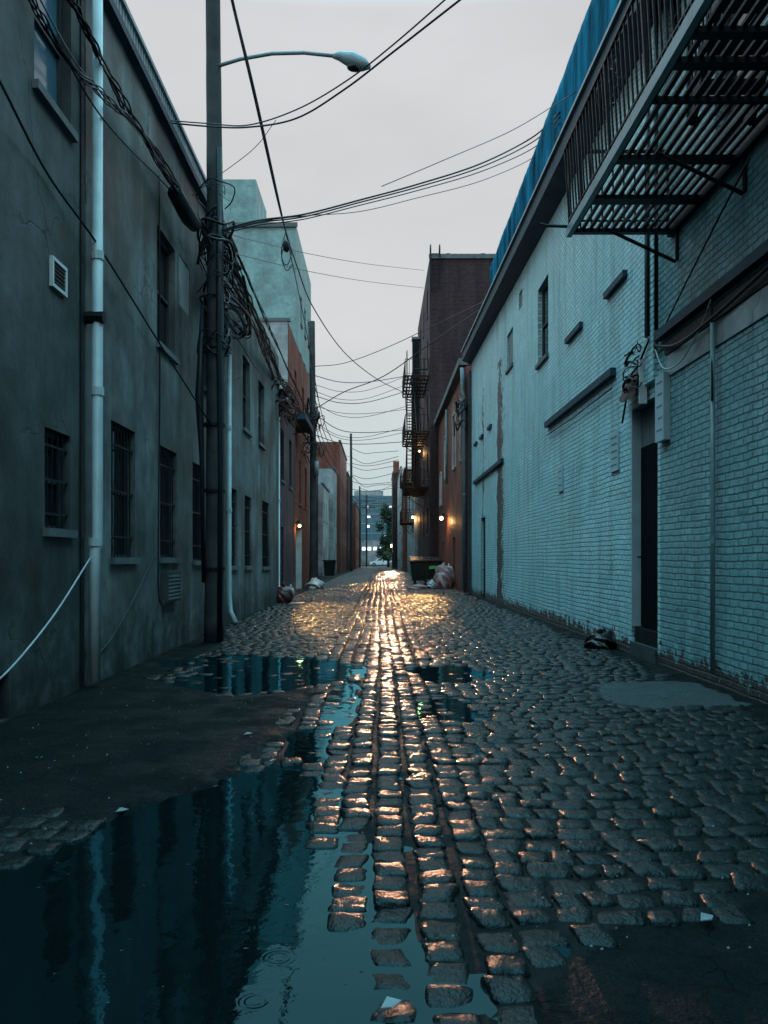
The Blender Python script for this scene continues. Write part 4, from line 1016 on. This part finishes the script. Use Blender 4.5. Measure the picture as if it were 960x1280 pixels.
for i,(px,py,l) in enumerate(((310,922,'pale torn leaf lying on the dark asphalt patch'),(152,1014,'pale wet leaf at the edge of the big puddle'),(488,1262,'two toned crumb of litter near the bottom courses'),(883,1155,'thin pale twig scrap on the right asphalt'))):
    d=1.4*F/(py-HZ); x,_,_=P(px,py,d); z=float(hgt(np.array([x]),np.array([d]))[0]); z=max(z,WL)+.012
    if i>1: z+=.02
    m=MB().add([(x-.03,d-.02,z),(x+.01,d-.025,z+.006),(x+.035,d+.02,z+.003),(x-.01,d+.03,z+.01)],[(0,1,2,3)])
    m.add([(a,b_,c_-.003) for a,b_,c_ in m.v[:4]],[(3,2,1,0)])
    tag(m.build('litter',M['gravel']),l,'litter')
t=thing('bin','dark wheeled bin by the low white outbuilding','bin',(-3.7,62,0))
MB().add([(-4.1,61.6,.1),(-3.4,61.6,.1),(-3.4,62.3,.1),(-4.1,62.3,.1),(-4.2,61.5,1.2),(-3.3,61.5,1.2),(-3.3,62.4,1.2),(-4.2,62.4,1.2)],[(3,2,1,0),(4,5,6,7),(0,1,5,4),(1,2,6,5),(2,3,7,6),(3,0,4,7)]).build('body',M['dumpster'],t)
MB().box(-4.25,-3.25,61.45,62.45,1.21,1.29).build('lid',M['bag_black'],t)

# car
def car():
    t=thing('parked_car','small silver hatchback side on at the far end of the alley','car',(.2,141,0))
    x0=-1.75; prof=[(0,.35),(0,.72),(.12,.86),(.95,.98),(1.55,1.40),(2.2,1.50),(3.1,1.46),(3.75,1.05),(4.0,.98),(4.05,.4)]
    arch=[]
    def w(z): return .86 if z<.95 else .86-(z-.95)*.38
    m=MB(); n=len(prof); vs=[(x0+a,141-w(z),z) for a,z in prof]+[(x0+a,141+w(z),z) for a,z in prof]
    m.add(vs,[tuple(range(n)),tuple(reversed(range(n,2*n)))]+[(i,n+i,n+(i+1)%n,(i+1)%n) for i in range(n)])
    b=m.build('body',M['car_paint'],t)
    gl=MB(); 
    for pts in ([(1.12,1.02),(1.6,1.36),(2.1,1.42),(2.1,1.02)],[(2.2,1.02),(2.2,1.43),(3.0,1.38),(3.45,1.05)]):
        gl.add([(x0+a,141-w(z)-.012,z) for a,z in pts],[(0,1,2,3)])
    gl.build('side_windows',M['glass'],t)
    for xx in (.75,3.2):
        wh=MB().tube([(x0+xx,141-.88,.33),(x0+xx,141-.66,.33)],.33,16).build('wheel',M['tyre'],t)
        MB().tube([(x0+xx,141-.9,.33),(x0+xx,141-.882,.33)],.2,12).build('rim',M['galv'],wh)
    MB().box(x0-.02,x0+.1,140.2,140.5,.62,.76).build('headlight',M['white_metal'],t)
    MB().box(x0+3.98,x0+4.07,140.2,140.4,.7,.9).build('tail_light',M['bag_red'],t)
car()

# tree
def tree(label,x,y,h,r,z0,seed,n=2600):
    q=random.Random(seed); t=thing('tree',label,'tree',(x,y,0))
    m=MB().tube([(x,y,0),(x+.1,y,h*.35),(x,y,h*.8)],[.2,.15,.05],8)
    for k in range(6):
        a=q.uniform(0,6.3); z=h*q.uniform(.3,.6); m.tube([(x,y,z),(x+math.cos(a)*r*.4,y+math.sin(a)*r*.4,z+1.2),(x+math.cos(a)*r*.7,y+math.sin(a)*r*.7,z+2)],[.08,.05,.02],5)
    m.build('trunk',M['bark'],t)
    c=MB(); cl=[(q.gauss(0,.42)*r,q.gauss(0,.42)*r,z0+(h-z0)*q.random()) for _ in range(26)]
    for i in range(n):
        b=q.choice(cl); p=Vector((x+b[0]+q.gauss(0,.32),y+b[1]+q.gauss(0,.32),b[2]+q.gauss(0,.4)))
        u=Vector((q.gauss(0,1),q.gauss(0,1),q.gauss(0,1))).normalized(); v=u.orthogonal().normalized(); s=q.uniform(.12,.24)
        c.add([p-u*s,p+v*s*.6,p+u*s,p-v*s*.6],[(0,1,2,3)])
    c.build('crown',M['leaf'],t)
tree('dark leafy tree at the right end of the alley before the glass tower',1.3,131,9.4,1.5,1.6,4,5200)
tree('small dark tree beyond the silver car',3.2,155,6.5,1.8,1.,6)

# ------------------------------------------------------------------ light
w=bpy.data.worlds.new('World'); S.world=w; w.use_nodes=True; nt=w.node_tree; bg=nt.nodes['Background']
sky=nt.nodes.new('ShaderNodeTexSky'); sky.sky_type='NISHITA'; sky.sun_disc=False; sky.sun_elevation=R(6); sky.sun_rotation=R(200); sky.air_density=1.5; sky.dust_density=2
tc=nt.nodes.new('ShaderNodeTexCoord'); x,y,z=sep(nt,tc.outputs['Generated'])
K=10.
def c10(c): return tuple(q for q in c)
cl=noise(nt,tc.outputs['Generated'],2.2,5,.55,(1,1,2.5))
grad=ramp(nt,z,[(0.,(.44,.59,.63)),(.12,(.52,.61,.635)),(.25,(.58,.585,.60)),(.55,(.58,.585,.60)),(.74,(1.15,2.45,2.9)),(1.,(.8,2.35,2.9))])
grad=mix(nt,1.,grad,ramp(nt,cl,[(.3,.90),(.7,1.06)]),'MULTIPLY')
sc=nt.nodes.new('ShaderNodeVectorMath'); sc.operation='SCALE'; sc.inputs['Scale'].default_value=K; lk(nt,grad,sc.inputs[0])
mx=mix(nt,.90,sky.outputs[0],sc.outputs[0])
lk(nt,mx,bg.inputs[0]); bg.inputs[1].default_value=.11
L=bpy.data.lights.new('sun','SUN'); L.energy=.12; L.angle=R(40); L.color=(1,.97,.93)
so=bpy.data.objects.new('sun',L); COL.objects.link(so); so.rotation_euler=(R(55),0,R(20))

# ------------------------------------------------------------------ camera
cam=bpy.data.cameras.new('camera'); co=bpy.data.objects.new('camera',cam); COL.objects.link(co); S.camera=co
co.location=(0,0,H); co.rotation_euler=(R(90),0,0)
cam.sensor_fit='VERTICAL'; cam.sensor_height=36; cam.lens=36*F/1280
cam.shift_y=(HZ-640)/1280; cam.shift_x=(480-CX)/1280
cam.clip_end=4000; cam.clip_start=.05
S.view_settings.view_transform='Standard'; S.view_settings.look='None'; S.view_settings.gamma=1; S.view_settings.exposure=.15
S.cycles.caustics_reflective=False; S.cycles.caustics_refractive=False; S.cycles.sample_clamp_indirect=4
